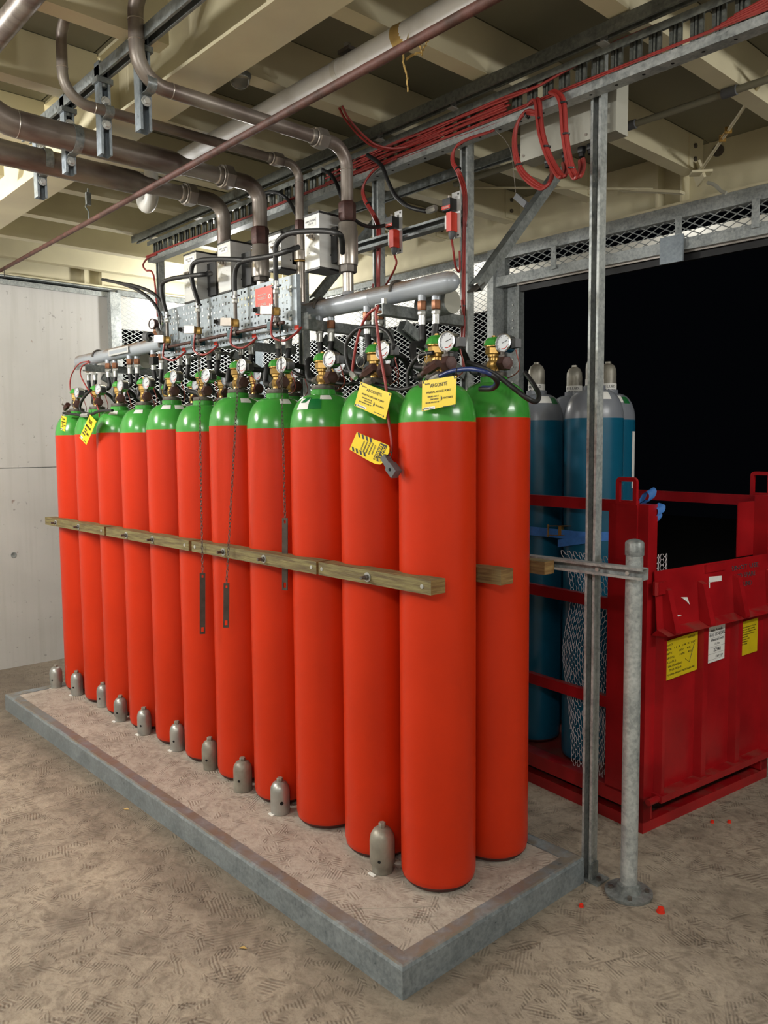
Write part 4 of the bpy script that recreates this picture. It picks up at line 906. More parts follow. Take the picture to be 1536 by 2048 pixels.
# red instruction placard
q = [(-1.378, 0.445, 2.322), (-1.248, 0.445, 2.327), (-1.237, 0.445, 2.213), (-1.367, 0.445, 2.213)]
zc = [(q[0][2] + q[1][2]) / 2, (q[2][2] + q[3][2]) / 2]
t = thing('instruction_sign', 'red instruction placard fixed on the right half of the perforated panel', 'sign', ((q[0][0] + q[1][0]) / 2, .447, zc[1]))
MB().box((q[0][0], .4455, zc[1]), (q[1][0], .4485, zc[0])).build('sign_plate', 'redplate', t, 0)
xm = (q[0][0] + q[1][0]) / 2 - .012; hh = zc[0] - zc[1]
for i, (s, sz) in enumerate((('INSTRUCTIONS', .009), ('OPERATE THE VALVE FIRST', .006), ('THEN RELEASE THE GAS', .006), ('FULLY OPEN THE VALVE', .006), ('ONE ZONE AT A TIME', .006), ('CALL FOR SERVICE', .006))):
    text(s, sz, 'inkw', t, (xm, .4448, zc[0] - hh * (.12 + (.2, .3, .36, .55, .61, .85)[i] * .95)), (1, 0, 0), (0, 0, 1))
MB().lathe([(.010, 0), (.010, .0006), (.006, .0006), (.006, 0)], (q[1][0] - .02, .4452, zc[0] - .045), (0, -1, 0), 16).box((q[1][0] - .023, .4446, zc[0] - .12), (q[1][0] - .018, .4454, zc[0] - .075)).build('sign_symbol', 'inkw', t)
# hoses above the panel
HO = [([(-1.154, 0.400, 2.299), (-1.154, 0.400, 2.410), (-1.149, 0.400, 2.461), (-1.098, 0.400, 2.488), (-1.009, 0.400, 2.488), (-0.839, 0.400, 2.458), (-0.746, 0.400, 2.430), (-0.784, 0.450, 2.422), (-0.842, 0.500, 2.393)], 'black hose arching from the right solenoid valve to the largest directional valve'),
      ([(-1.470, 0.400, 2.304), (-1.470, 0.400, 2.382), (-1.452, 0.400, 2.424), (-1.391, 0.400, 2.443), (-1.193, 0.400, 2.427), (-1.069, 0.400, 2.425), (-1.076, 0.460, 2.451)], 'black hose rising from the third solenoid valve toward the slim directional valve'),
      ([(-1.786, 0.400, 2.307), (-1.837, 0.400, 2.407), (-1.848, 0.400, 2.479), (-1.794, 0.400, 2.509), (-1.605, 0.400, 2.487), (-1.391, 0.400, 2.445), (-1.497, 0.500, 2.474)], 'black hose bending from the second solenoid valve across the white housing'),
      ([(-2.105, 0.400, 2.296), (-2.152, 0.400, 2.406), (-2.143, 0.400, 2.461), (-2.052, 0.400, 2.469), (-1.907, 0.400, 2.458), (-1.746, 0.400, 2.441), (-1.772, 0.460, 2.458)], 'black hose bending from the left solenoid valve to the farthest housing')]
for p, lb in HO:
    one('pilot_hose', lb, 'hose', p, .011)
one('pilot_hose', 'upper black hose running off to the left wall from the gauge cluster', 'hose', [(-2.231, 0.450, 2.360), (-2.283, 0.450, 2.410), (-2.382, 0.450, 2.463), (-2.557, 0.450, 2.518), (-2.743, 0.450, 2.562), (-2.976, 0.450, 2.618)], .009)
one('pilot_hose', 'lower black hose running off to the left wall from the gauge cluster', 'hose', [(-2.264, 0.450, 2.280), (-2.298, 0.450, 2.356), (-2.385, 0.450, 2.424), (-2.528, 0.450, 2.492), (-2.712, 0.450, 2.552), (-2.928, 0.450, 2.608)], .009)
one('pilot_hose', 'black hose dipping from the cable tray to the upper red release switch', 'hose', [(-1.098, 0.860, 2.914), (-1.010, 0.860, 2.849), (-0.969, 0.860, 2.776), (-0.923, 0.860, 2.703), (-0.847, 0.860, 2.640), (-0.758, 0.860, 2.602), (-0.727, 0.860, 2.594)], .009, ends=[([(-0.730, 0.860, 2.594)][0], [(-0.681, 0.860, 2.596)][0])])
one('pilot_hose', 'black hose dipping from the valve nut to the lower red release switch', 'hose', [(-0.924, 0.620, 2.564), (-0.938, 0.680, 2.553), (-0.966, 0.760, 2.561), (-0.975, 0.820, 2.576), (-0.981, 0.860, 2.590)], .008, ends=[([(-0.987, 0.860, 2.591)][0], [(-0.940, 0.860, 2.590)][0])])
one('pilot_hose', 'black hose dropping off the tray left of the first pipe', 'hose', [(-1.418, 0.860, 2.931), (-1.355, 0.860, 2.893), (-1.308, 0.860, 2.832), (-1.281, 0.860, 2.768)], .009)
one('pilot_hose', 'black hose dropping off the tray between the two middle pipes', 'hose', [(-1.963, 0.880, 2.947), (-1.881, 0.880, 2.943), (-1.793, 0.880, 2.913), (-1.717, 0.880, 2.861), (-1.395, 0.680, 2.699), (-1.264, 0.610, 2.625)], .009)
one('pilot_hose', 'black hose drooping across the mesh behind the middle cylinder valves', 'hose', [(-2.669, 0.700, 2.054), (-2.535, 0.700, 2.092), (-2.401, 0.700, 2.129), (-2.211, 0.700, 2.141), (-2.010, 0.700, 2.121), (-1.869, 0.700, 2.073), (-1.825, 0.700, 2.037)], .009)
# gauges at the left end of the panel
q = [(-2.265, 0.400, 2.275), (-2.291, 0.400, 2.298), (-2.176, 0.400, 2.197), (-2.354, 0.400, 2.221), (-2.278, 0.400, 2.088)]
t = thing('gauge_cluster', 'brown rimmed pressure gauge with regulator knob at the left end of the panel', 'gauge', q[0])
def gauge(t, c, d, r, rim):
    c = V(c); d = V(d).normalized()
    g = MB().lathe([(0, -r * .9), (r * .9, -r * .9), (r, -r * .7), (r, 0), (r * 1.04, .001), (r * 1.04, .005), (r * .88, .006), (r * .86, .002), (0, .002)], c, d, 28).build('gauge_case', rim, t)
    MB().lathe([(r * .87, .0028), (0, .003)], c, d, 24).build('dial', 'dial', g, 0)
    x, y, z = frame(d); MB().bar(c + d * .0036 - x * r * .2, c + d * .0036 + x * r * .5 + y * r * .3, .0016, .0005, d).build('needle', 'ink', g, 0)
gauge(t, q[0], (.2, -1, 0), .026, 'bronze')
MB().lathe([(.0, 0), (.018, .0), (.022, .006), (.022, .03), (.026, .034), (.026, .06), (.016, .065)], q[3], V(q[2]) - V(q[3]), 18).build('regulator_knob', 'greyplastic', t)
MB().cyl(V(q[0]) + V((.01, .02, -.02)), V(q[2]) + V((0, .01, -.02)), .012, n=10).hexn(V(q[2]) + V((0, 0, -.05)), V(q[2]) + V((0, 0, .03)), .017).build('regulator_body', 'darksteel', t)
MB().box((q[4][0] - .02, .39, q[4][2] - .02), (q[4][0] + .03, .42, q[4][2] + .02)).build('switch_block', 'black', t, 0)
t = thing('pressure_gauge', 'large steel rimmed gauge seen edge on behind the brown gauge', 'gauge', q[1]); gauge(t, V(q[1]) + V((0, .06, 0)), (-.3, -1, 0), .05, 'chrome')

# ================================================================== RELEASE SWITCHES ON THE SMALL RAIL
q = [(-1.290, 0.930, 2.518), (-0.534, 0.930, 2.545), (-1.308, 0.930, 2.544)]
t = thing('strut_rail', 'short double strut rail carrying the two red release switches', 'rail', q[0])
zr = (q[0][2] + q[1][2]) / 2
MB().strut((q[0][0], .925, zr + .02), (PX[1], .925, zr + .02), (0, -1, 0), h=.041).build('channel', 'galvd', t, 0)
for xx, yy, lb in (([(-0.945, 0.880, 2.607)][0], 0, 'red release switch on an aluminium plate, left and lower of the pair'), ([(-0.609, 0.880, 2.605)][0], 1, 'red release switch on an aluminium plate, beside the post')):
    x = xx[0]; z = zr + .02
    t = thing('release_switch', lb, 'switch', (x, .89, z), group='red release switches on the rail')
    MB().box((x - .015, .892, z - .085), (x + .03, .896, z + .095)).build('mounting_plate', 'box', t, 0)
    for zz in (-.075, .085): MB().cyl((x + .02, .892, z + zz), (x + .02, .89, z + zz), .004, n=8).build('screw', 'black', t)
    MB().box((x - .03, .852, z + .02), (x + .012, .892, z + .066)).build('valve_block', 'black', t, 0)
    MB().box((x - .031, .849, z + .024), (x + .013, .852, z + .037)).build('red_label', 'redplate', t, 0)
    text('ISOLATOR', .007, 'inkw', t, (x - .009, .8485, z + .028), (1, 0, 0), (0, 0, 1))
    MB().cyl((x - .01, .87, z + .066), (x - .01, .87, z + .08), .006, n=8).build('vent_nozzle', 'steel', t)
    MB().box((x - .012, .856, z - .062), (x + .014, .892, z + .012)).build('switch_body', 'redplate', t, 0)
    MB().box((x - .024, .86, z - .05), (x - .012, .89, z + .004)).build('switch_label', 'paper', t, 0)
    MB().lathe([(.013, 0), (.014, -.012), (.009, -.026), (.006, -.03)], (x, .874, z - .062), n=12).build('cable_gland', 'greyplastic', t)
    p = V((x, .874, z - .09)); e = V((PX[1] - .005 if yy else PX[2] + .0, .95, z - (.17 if yy else .22)))
    MB().tube([p, p + V((.01, 0, -.05)), p.lerp(e, .5) + V((0, 0, -.06)), e + V((0, 0, -.03)), e + V((0, 0, .05))], .0045, 8, sm=6).build('red_lead', 'cablered', t)

# ================================================================== HANGING CHAINS WITH LEVERS
def chain(name, label, top, bot, lev, faces, dark=False):
    t = thing(name, label, 'chain', top); top, bot = V(top), V(bot)
    mb = MB(); L = (bot - top).length; d = (bot - top).normalized(); n = int(L / .0155); x, y, _ = frame(d)
    for i in range(n):
        c = top + d * (L * (i + .5) / n); u = x if i % 2 else y
        mb.tube([c + u * (.0048 * math.cos(a)) + d * (.0095 * math.sin(a)) for a in [2 * PI * k / 8 for k in range(9)]], .0016, 4)
    stuff(mb.build('chain_links', 'darksteel', t))
    lv = V(lev); u = V(faces).normalized(); w = .0125; dd = (lv - bot).normalized(); Lv = (lv - bot).length; nn = u.cross(dd).normalized()
    R = Matrix((u, nn, dd)).transposed(); mb = MB(); B = lambda lo, hi: mb.box(lo, hi, 0, R, bot)
    B((-w, -.002, .0), (w, .002, .01)); B((-w, -.002, .01), (-.004, .002, .022)); B((.004, -.002, .01), (w, .002, .022))
    B((-w, -.002, .022), (w, .002, Lv - .032)); B((-w, -.002, Lv - .032), (-.006, .002, Lv - .01)); B((.006, -.002, Lv - .032), (w, .002, Lv - .01)); B((-w, -.002, Lv - .01), (w, .002, Lv))
    mb.build('pull_lever', 'lever', t, 0)
YC = .262
chain('chain_lever', 'leftmost hanging chain ending in a long flat steel lever', [(-1.554, 0.262, 2.131)][0], [(-1.575, 0.262, 1.072)][0], [(-1.590, 0.262, 0.789)][0], (.5, .86, 0))
chain('chain_lever', 'middle hanging chain ending in a dark lever just under the timber rail', [(-1.219, 0.255, 1.983)][0], [(-1.359, 0.255, 1.053)][0], [(-1.372, 0.255, 0.856)][0], (.65, .76, 0))
chain('chain_lever', 'right hanging chain whose lever slips behind the timber rail', [(-1.031, 0.330, 2.139)][0], [(-1.021, 0.330, 1.351)][0], [(-1.031, 0.330, 1.055)][0], (.85, .5, 0))

# ================================================================== TAGS
def tagplate(name, label, P, mt, lines, holes=True, cat='tag'):
    """P = four corners top-left, top-right, bottom-right, bottom-left"""
    P = [V(p) for p in P]; t = thing(name, label, cat, P[0]); x = (P[1] - P[0]); y = (P[0] - P[3]); n = x.cross(y).normalized() * .0008
    MB().add([p - n for p in P] + [p + n for p in P], [(3, 2, 1, 0), (4, 5, 6, 7), (0, 1, 5, 4), (1, 2, 6, 5), (2, 3, 7, 6), (3, 0, 4, 7)]).build('tag_plate', mt, t, 0)
    W, H = x.length, y.length
    for (s, u, v, size, wd, mm) in lines:
        o = P[3] + x * u + y * v + n * 1.6
        text(s, size * H, mm, t, o, x, y, width=wd * W if wd else None)
    return t, P[3], x, y, n
AT = [('ARGONITE', .5, .74, .17, .5, 'ink'), ('MANUAL RELEASE POINT', .5, .55, .10, .72, 'ink'), ('ENSURE AREA IS', .34, .42, .07, .32, 'inkg'), ('EVACUATED', .38, .33, .07, .24, 'inkg'),
      ('BEFORE RELEASE OF', .32, .23, .07, .40, 'inkg'), ('ARGONITE', .78, .32, .09, .27, 'ink'), ('www.argonite.com', .78, .06, .05, .26, 'inkg'), ('kidde', .16, .85, .08, .14, 'inkg')]
def argtag(label, P):
    t, o, x, y, n = tagplate('release_tag', label, P, 'yellow', AT)
    a = o + x * .57 + y * .35 + n * 2
    MB().add([a + y * .1, a - y * .1, a + x * .05], [(1, 2, 0)]).build('arrow', 'ink', t, 0)
    MB().add([o + x * a + y * b + n * 1.5 for a, b in ((.06, .03), (.40, .03), (.40, .12), (.06, .12))], [(0, 1, 2, 3)]).build('white_strip', 'paper', t, 0)
    for u, v in ((.04, .94), (.96, .94), (.96, .05), (.04, .05)): MB().lathe([(.0035, 0), (0, .0001)], o + x * u + y * v + n * 1.6, n, 10).build('eyelet', 'ink', t)
    text('Bottle Room', .008, 'inkg', t, o + x * .23 + y * .05 + n * 1.8, x, y)
    return t
argtag('yellow release tag lying over the nearest cylinder shoulder', [(-0.223, 0.318, 1.846), (-0.074, 0.318, 1.853), (-0.078, 0.318, 1.765), (-0.226, 0.318, 1.748)])
argtag('yellow release tag tilted over the second cylinder shoulder', [(-0.519, 0.310, 1.862), (-0.362, 0.310, 1.813), (-0.393, 0.310, 1.727), (-0.556, 0.310, 1.781)])
argtag('yellow tag hanging askew between the two farthest cylinders', [(-2.790, 0.270, 1.827), (-2.705, 0.270, 1.786), (-2.856, 0.270, 1.658), (-2.952, 0.270, 1.702)])
argtag('narrow yellow tag at the very left of the farthest cylinder', [(-3.293, 0.300, 1.839), (-3.207, 0.300, 1.828), (-3.247, 0.300, 1.742), (-3.318, 0.300, 1.755)])
for p, lb in (([(-2.770, 0.270, 1.824), (-2.762, 0.270, 1.834), (-2.847, 0.300, 1.855), (-2.975, 0.350, 1.873)], 'thin tie holding up the askew far tag'), ([(-3.277, 0.300, 1.836), (-3.268, 0.300, 1.848), (-3.315, 0.330, 1.856)], 'thin tie holding up the narrow far tag')):
    tag(MB().tube(p, .0016, 6, sm=4).build('cable_tie', 'black'), lb, 'cable tie')
for p, lb in (([(-0.216, 0.318, 1.842), (-0.211, 0.318, 1.852), (-0.198, 0.318, 1.847)][0:3], 'black cable tie loop holding the nearest release tag'), ([(-0.084, 0.318, 1.849), (-0.076, 0.318, 1.864), (-0.072, 0.318, 1.876)][0:3], 'black cable tie linking the nearest release tag to the blue hose')):
    tag(MB().tube(p, .0018, 6, sm=5).build('cable_tie', 'black'), lb, 'cable tie')
# out of service tag: long axis along the slanted direction
P = [(-0.532, 0.300, 1.687), (-0.353, 0.300, 1.635), (-0.369, 0.300, 1.593), (-0.574, 0.300, 1.626)]
P = [V(p) for p in P]; o = P[3]; x = P[1] - P[0]; y = P[0] - P[3]; n = x.cross(y).normalized() * .0008
t = thing('service_tag', 'yellow and black out of service tag on the second cylinder', 'tag', P[0])
def UV(u, v, k=1.5): return o + x * u + y * v + n * k
out = [(0, 0), (0, 1), (.9, 1.0), (.96, .92), (1, .72), (1.0, .2), (.93, -.06), (.8, -.14), (.6, -.13)]
MB().add([UV(u, v, -1) for u, v in out] + [UV(u, v, 1) for u, v in out], [tuple(range(len(out))), tuple(range(len(out), 2 * len(out)))[::-1]] + [(i, (i + 1) % len(out), (i + 1) % len(out) + len(out), i + len(out)) for i in range(len(out))]).build('tag_plate', 'yellow', t, 0)
for k in range(4):
    a = .03 + .115 * k
    MB().add([UV(u, v, 1.6) for u, v in ((a + .06, 1.0), (a, 1.0), (a + .07, .80), (a + .13, .80))], [(0, 1, 2, 3)]).build('hazard_stripe', 'ink', t, 0)
    MB().add([UV(u, v, 1.6) for u, v in ((a + .06, .2), (a, .2), (a + .07, -.0), (a + .13, -.0))], [(0, 1, 2, 3)]).build('hazard_stripe', 'ink', t, 0)
MB().add([UV(u, v, 1.6) for u, v in ((.70, .04), (.90, .04), (.90, .96), (.70, .96))], [(0, 1, 2, 3)]).build('black_panel', 'ink', t, 0)
text('OUT OF', .1 * x.length, 'yellow', t, UV(.825, .5, 2.4), -y, x, width=y.length * .8, bold=.02)
text('SERVICE', .1 * x.length, 'yellow', t, UV(.725, .5, 2.4), -y, x, width=y.length * .86, bold=.02)
for i, s in enumerate(('DANGER', 'DO NOT OPERATE THIS ITEM', 'UNTIL THIS TAG IS REMOVED', 'BY AN AUTHORISED PERSON', 'NAME AND DATE')):
    text(s, .05 * x.length, 'inkg', t, UV(.60 - .08 * i, .5, 1.8), -y, x, width=y.length * (.5 if i in (0, 4) else .62))
q = [(-0.354, 0.300, 1.618), (-0.359, 0.300, 1.593)]
MB().tube([UV(.92, .5), UV(1.0, .4, 8), V(q[0]), V(q[1])], .0015, 6, sm=5).build('tie_cord', 'black', t)
q = [(-0.374, 0.300, 1.588), (-0.347, 0.300, 1.558), (-0.313, 0.300, 1.532), (-0.354, 0.300, 1.564)]
t = thing('cable_plug', 'grey square solenoid plug dangling below the out of service tag', 'plug', q[1])
d = (V(q[2]) - V(q[0])).normalized()
MB().bar(V(q[1]) - d * .018, V(q[1]) + d * .024, .034, .03, (0, -1, 0)).build('plug_body', 'greyplastic', t, 0)
MB().bar(V(q[0]) - d * .02, V(q[1]) - d * .018, .024, .024, (0, -1, 0)).build('cable_boot', 'greyplastic', t, 0)
MB().cyl(V(q[1]) + V((0, -.0155, 0)), V(q[1]) + V((0, -.0162, 0)), .0055, n=14).build('bolt_hole', 'blackhole', t)

# release actuators with pull rings on the tagged valves
for x, z, lb, yy in (([(-0.533, 0.370, 1.908)][0][0], [(-0.533, 0.370, 1.908)][0][2], 'brown manual release actuator with pull ring on the second cylinder valve', .37), ([(-0.221, 0.370, 1.895)][0][0], [(-0.221, 0.370, 1.895)][0][2], 'brown manual release actuator with pull ring on the nearest valve', .37),
                     ([(-3.315, 0.350, 1.899)][0][0], [(-3.315, 0.350, 1.899)][0][2], 'manual release actuator with pull ring, farthest left above the plinth', .35)):
    t = thing('release_actuator', lb, 'actuator', (x, yy, z))
    MB().hexn((x - .03, yy - .005, z - .012), (x + .028, yy - .01, z + .008), .017).cyl((x - .03, yy - .005, z - .012), (x - .052, yy, z - .02), .010).build('actuator_body', 'bronze', t)
    MB().tube([(x - .025 + .021 * math.cos(a), yy - .028, z + .03 + .021 * math.sin(a)) for a in [2 * PI * k / 20 for k in range(21)]], .0012, 5).build('pull_ring', 'chrome', t)
    MB().cyl((x - .02, yy - .012, z + .0), (x - .02, yy - .03, z + .012), .004, n=8).build('ring_pin', 'steel', t)
    MB().hexn((x - .03, yy, z - .045), (x + .01, yy, z - .038), .014).build('side_fitting', 'darksteel', t)

# ================================================================== CEILING PIPES AND ODDMENTS
L0, R1 = V((-4.62, .395, 2.93)), [(0.503, -0.210, 2.548)][0]
R1 = V(R1); t = thing('rusty_tube', 'thin rust brown tube slanting across the whole ceiling', 'pipe', L0)
MB().tube([L0, R1 + (R1 - L0) * .4], .0125, 10).build('tube', 'rust', t)
c = L0.lerp(R1, .03); MB().bar(c, c + V((0, 0, -.06)), .01, .004).build('support_leg', 'darksteel', t, 0)
c = L0.lerp(R1, .44); MB().tube([c + V((0, 0, .01)), c + V((0, .0, .05)), c + V((.0, -.015, .07)), c + V((0, 0, .10)), c + V((0, 0, .16))], .004, 6).box(tuple(c + V((-.008, -.012, .08))), tuple(c + V((.008, .012, .14)))).build('hanger_hook', 'galvd', t, 0)
q = [(0.054, 0.300, 2.907), (-1.813, 0.300, 2.979)]
a, b = V(q[0]), V(q[1]); zc = (a.z + b.z) / 2
t = thing('white_pipe', 'broad pale pipe under the ceiling with torn tan tape', 'pipe', (a.x, .34, zc))
za, zb = [(-0.342, 0.340, 2.936)][0], [(-1.547, 0.340, 2.987)][0]
zw = (za[2] + zb[2]) / 2; xe = [(-1.888, 0.340, 3.009)][0][0]
def rough(mb): return mb
MB().cyl((xe, .34, zw), (1.2, .34, zw), .0385, n=28).build('pipe_run', 'pvc', t)
q = [(-0.650, 0.340, 2.966), (-0.647, 0.340, 2.965)]
MB().lathe([(.0385, -.012), (.041, -.011), (.041, .011), (.0385, .012)], (q[0][0], .34, zw), (1, 0, 0), 28).build('coupling_ring', 'white', t)
tp = [(-0.323, 0.340, 2.948)][0][0]
MB().lathe([(.0395, -.03), (.0398, .03)], (tp, .34, zw), (1, .1, 0), 24).build('tape_wrap', 'tape', t)
def rag(pts, w, mt, name):
    vs = []; P = smooth_path(pts, 5); x = V((.75, -.55, 0)).normalized()
    for i, p in enumerate(P):
        ww = w * (1 - .75 * i / len(P)) * (1 + .35 * math.sin(2.3 * i)); vs += [p - x * ww, p + V((0, .006 * math.sin(1.7 * i), 0)), p + x * ww]
    mb = MB(); n = len(P); mb.add(vs, [(3 * i + j, 3 * i + j + 1, 3 * i + 4 + j, 3 * i + 3 + j) for i in range(n - 1) for j in (0, 1)])
    mb.add([v + V((0, .002, 0)) for v in vs], [(3 * i + 3 + j, 3 * i + 4 + j, 3 * i + j + 1, 3 * i + j) for i in range(n - 1) for j in (0, 1)])
    return mb.build(name, mt, t)
rag([(-0.265, 0.300, 2.929), (-0.282, 0.300, 2.889), (-0.286, 0.300, 2.853), (-0.271, 0.300, 2.810), (-0.267, 0.300, 2.759)], .017, 'tape', 'tape_rag')
rag([(-0.273, 0.300, 2.859), (-0.236, 0.300, 2.861), (-0.205, 0.300, 2.856), (-0.188, 0.300, 2.868), (-0.175, 0.300, 2.881)], .010, 'tape', 'tape_rag')
rag([(-0.214, 0.300, 2.883), (-0.205, 0.300, 2.862), (-0.201, 0.300, 2.843)], .009, 'tape', 'tape_rag')
for xx in ([(-0.608, 0.340, 3.018)][0][0], [(-2.113, 0.340, 3.088)][0][0]):
    MB().cyl((xx, .34, zw + .03), (xx, .34, 3.02), .004, n=6).build('hanger_rod', 'darksteel', t, 0)
    MB().box((xx - .03, .32, 3.008), (xx + .03, .36, 3.02)).build('hanger_plate', 'darksteel', t, 0); MB().box((xx - .008, .332, zw + .06), (xx + .008, .348, zw + .08)).build('rod_joiner', 'ferrule', t, 0)
# u bend drain
q = [(-2.250, 0.386, 2.871)][0]
t = thing('drain_bend', 'white plastic return bend hanging behind the lowest thick pipe', 'pipe', q)
c = V(q); MB().tube([c + V((-.05, 0, .2))] + [c + V((-.05 * math.cos(a), 0, -.05 * math.sin(a) + .04)) for a in [PI * k / 12 for k in range(13)]] + [c + V((.05, 0, .2))], .034, 16).build('bend', 'white', t)
# bulkhead lamp glass (unlit)
q = [(-1.016, 0.159, 3.000)][0]
t = thing('ceiling_sprinkler', 'clear glass ceiling fitting beside the middle beam flange', 'ceiling fitting', q)
c = V(q); MB().lathe([(0, -.03), (.02, -.028), (.034, -.016), (.038, 0), (.030, .012), (.030, .2)], c, n=20).build('glass_bowl', 'glass', t)
MB().lathe([(.031, .01), (.042, .012), (.042, .02), (.031, .022)], c, n=20).build('fitting_ring', 'galvd', t)
# tie rods with turnbuckle
q = [(0.123, 2.100, 3.239), (-0.178, 2.100, 2.901), (-0.034, 2.100, 3.073), (-0.099, 2.100, 2.997)]
t = thing('tie_rod', 'slanted cream tie rod with turnbuckle at the upper right', 'tie rod', q[1])
a, b = V(q[1]), V(q[0]); a = V([(-0.359, 2.450, 3.013)][0]); b = V([(0.354, 1.600, 3.053)][0])
MB().cyl(a, b, .0075, n=8).build('rod', 'cream', t); d = (b - a).normalized(); c = a.lerp(b, .38)
MB().bar(c - d * .05, c - d * .04, .03, .03).bar(c + d * .04, c + d * .05, .03, .03).cyl(c - d * .045 + V((.012, 0, 0)), c + d * .045 + V((.012, 0, 0)), .004, n=6).cyl(c - d * .045 - V((.012, 0, 0)), c + d * .045 - V((.012, 0, 0)), .004, n=6).build('turnbuckle', 'brass', t, 0)
MB().bar(a - d * .12, a + d * .02, .09, .012, (1, 0, .3)).bar(a + V((0, .0, -.015)) - d * .03, a + V((0, 0, -.015)) + d * .03, .10, .012, (0, 0, 1)).build('gusset_plate', 'cream', t, 0)
MB().cyl(a - d * .06, a - d * .06 + V((0, -.03, 0)), .011, n=6).build('gusset_bolt', 'darksteel', t)
q = [(-0.539, 2.300, 2.932), (-1.172, 2.300, 3.095), (-2.502, 2.300, 3.410)]
t = thing('tie_rod', 'thin level tie rod stretching under the joists behind the post', 'tie rod', q[0])
MB().cyl(q[0], [(-2.512, 1.700, 3.294)][0], .006, n=8).build('rod', 'cream', t)
MB().bar([(-0.726, 2.300, 2.971)][0], [(-0.377, 2.300, 2.876)][0], .05, .012, (0, 0, 1)).build('gusset_plate', 'cream', t, 0)
q = [(-3.200, 0.256, 3.236), (-3.200, 0.653, 2.979), (-3.200, 0.576, 3.034)]
t = thing('tie_rod', 'thin cream tie rod slanting down to the left end of the cable tray', 'tie rod', q[0])
MB().cyl([(-4.998, 0.900, 3.724)][0], [(-4.296, 1.600, 3.156)][0], .007, n=8).build('rod', 'cream', t)
# conduit along the soffit
q = [(-0.386, 1.637, 3.000), (0.293, 1.649, 3.000)]
yc = (q[0][1] + q[1][1]) / 2
t = thing('conduit', 'cream conduit running under the joists above the doorway', 'conduit', q[0])
MB().cyl((-1.3, yc, 3.0), (2.2, yc, 3.0), .014, n=12).build('conduit_run', 'soffit', t)
for x in (-.28, .15): MB().lathe([(.014, -.03), (.019, -.028), (.019, .028), (.014, .03)], (x, yc, 3.0), (1, 0, 0), 12).build('conduit_coupler', 'greyplastic', t)
one('loose_conduit', 'grey flexible conduit curling off the cream beam above the lintel', 'conduit', [(-0.348, 2.500, 2.959), (-0.309, 2.500, 2.937), (-0.277, 2.500, 2.901), (-0.251, 2.500, 2.885)], .009, 'jbox')

# ================================================================== RED CRATE WITH BLUE CYLINDERS
CR = Matrix.Translation((-.045, 1.44, 0)) @ Matrix.Rotation(-math.radians(6.8), 4, 'Z')
cr_ = thing('gas_crate', 'red painted steel crate holding the blue cylinders in front of the dark doorway', 'crate', (-.045, 1.44, 0), -math.radians(6.8))
LX, LY = 1.22, .975
class CB(MB):
    def build(s, name, mats, parent=None, smooth=0):
        s.v = [tuple(CR @ V(v)) for v in s.v]; return MB.build(s, name, mats, parent, smooth)
def cbx(name, lo, hi, mt='crate', parent=None): return CB().box(lo, hi).build(name, mt, parent or cr_)
for (x, y, n) in ((-.07, 0, 'corner_post'), (-LX, 0, 'corner_post'), (-.07, LY - .06, 'corner_post'), (-LX, LY - .06, 'corner_post')):
    cbx(n, (x, y, .05), (x + .07, y + .06, 1.39))
cbx('corner_gusset', (-.2, .0, .14), (-.07, .006, 1.39)); cbx('corner_gusset', (-.075, LY - .2, 1.1), (-.07, LY, 1.36))
for z in (1.352, .925, .49): cbx('side_rail', (-LX, .004, z), (-.07, .034, z + .05))
for z in (1.335, .9, .5): cbx('back_rail', (-LX, LY - .04, z), (-.07, LY - .005, z + .05))
cbx('side_rail', (-LX, .0, 1.33), (-LX + .05, LY, 1.38))
cbx('floor_plate', (-LX, .03, .125), (0, LY, .14), 'cratedirt')
cbx('deck_beam', (-LX, 0, .085), (-.07, .07, .15)); cbx('skid', (-LX, 0, 0), (0, .05, .05)); cbx('skid', (-LX, LY - .05, 0), (0, LY, .05))
cbx('skid', (-.05, .05, 0), (0, LY - .05, .045)); cbx('skid', (-LX, .05, 0), (-LX + .05, LY - .05, .045))
cbx('skid_post', (-.07, 0, .045), (0, .05, .15)); cbx('skid_post', (-.07, LY - .05, .045), (0, LY, .15)); cbx('skid_post', (-LX, 0, .045), (-LX + .07, .05, .15))
def lug(x, y, axis):
    w, h, b = .052, .115, .018; m = CB(); ring = []; ro = []
    for k in range(5):
        a = PI / 2 * k / 4; ro.append((w - .02 + .02 * math.cos(PI / 2 - a + 0) if 0 else (w - .02 + .02 * math.sin(PI / 2 - a)), h - .02 + .02 * math.cos(PI / 2 - a)))
    o_ = [(w, 0)] + [(w - .02 + .02 * math.cos(a), h - .02 + .02 * math.sin(a)) for a in [PI / 2 * k / 4 for k in range(5)]]
    o_ += [(-p, q_) for p, q_ in o_[::-1]]
    i_ = [(w - b, .012)] + [(w - b, h - b)] * 5; i_ += [(-p, q_) for p, q_ in i_[::-1]]
    n = len(o_); vs = []
    for t_ in (-.007, .007):
        for (p, q_) in o_ + i_:
            vs.append((x + p, y + t_, 1.385 + q_) if axis == 'x' else (x + t_, y + p, 1.385 + q_))
    fs = []
    for i in range(n):
        j = (i + 1) % n
        fs += [(i, j, n + j, n + i), (2 * n + i, 3 * n + i, 3 * n + j, 2 * n + j), (i, 2 * n + i, 2 * n + j, j), (n + i, n + j, 3 * n + j, 3 * n + i)]
    m.add(vs, fs).build('lifting_lug', 'crate', cr_, 0)
cbx('lug_plate', (-.155, -.008, 1.15), (-.05, .0, 1.385)); cbx('lug_plate', (-.125, LY + .0, 1.25), (-.02, LY + .008, 1.385))
lug(-.105, -.004, 'x'); lug(-.075, LY + .004, 'x'); lug(-LX + .1, -.004, 'x')
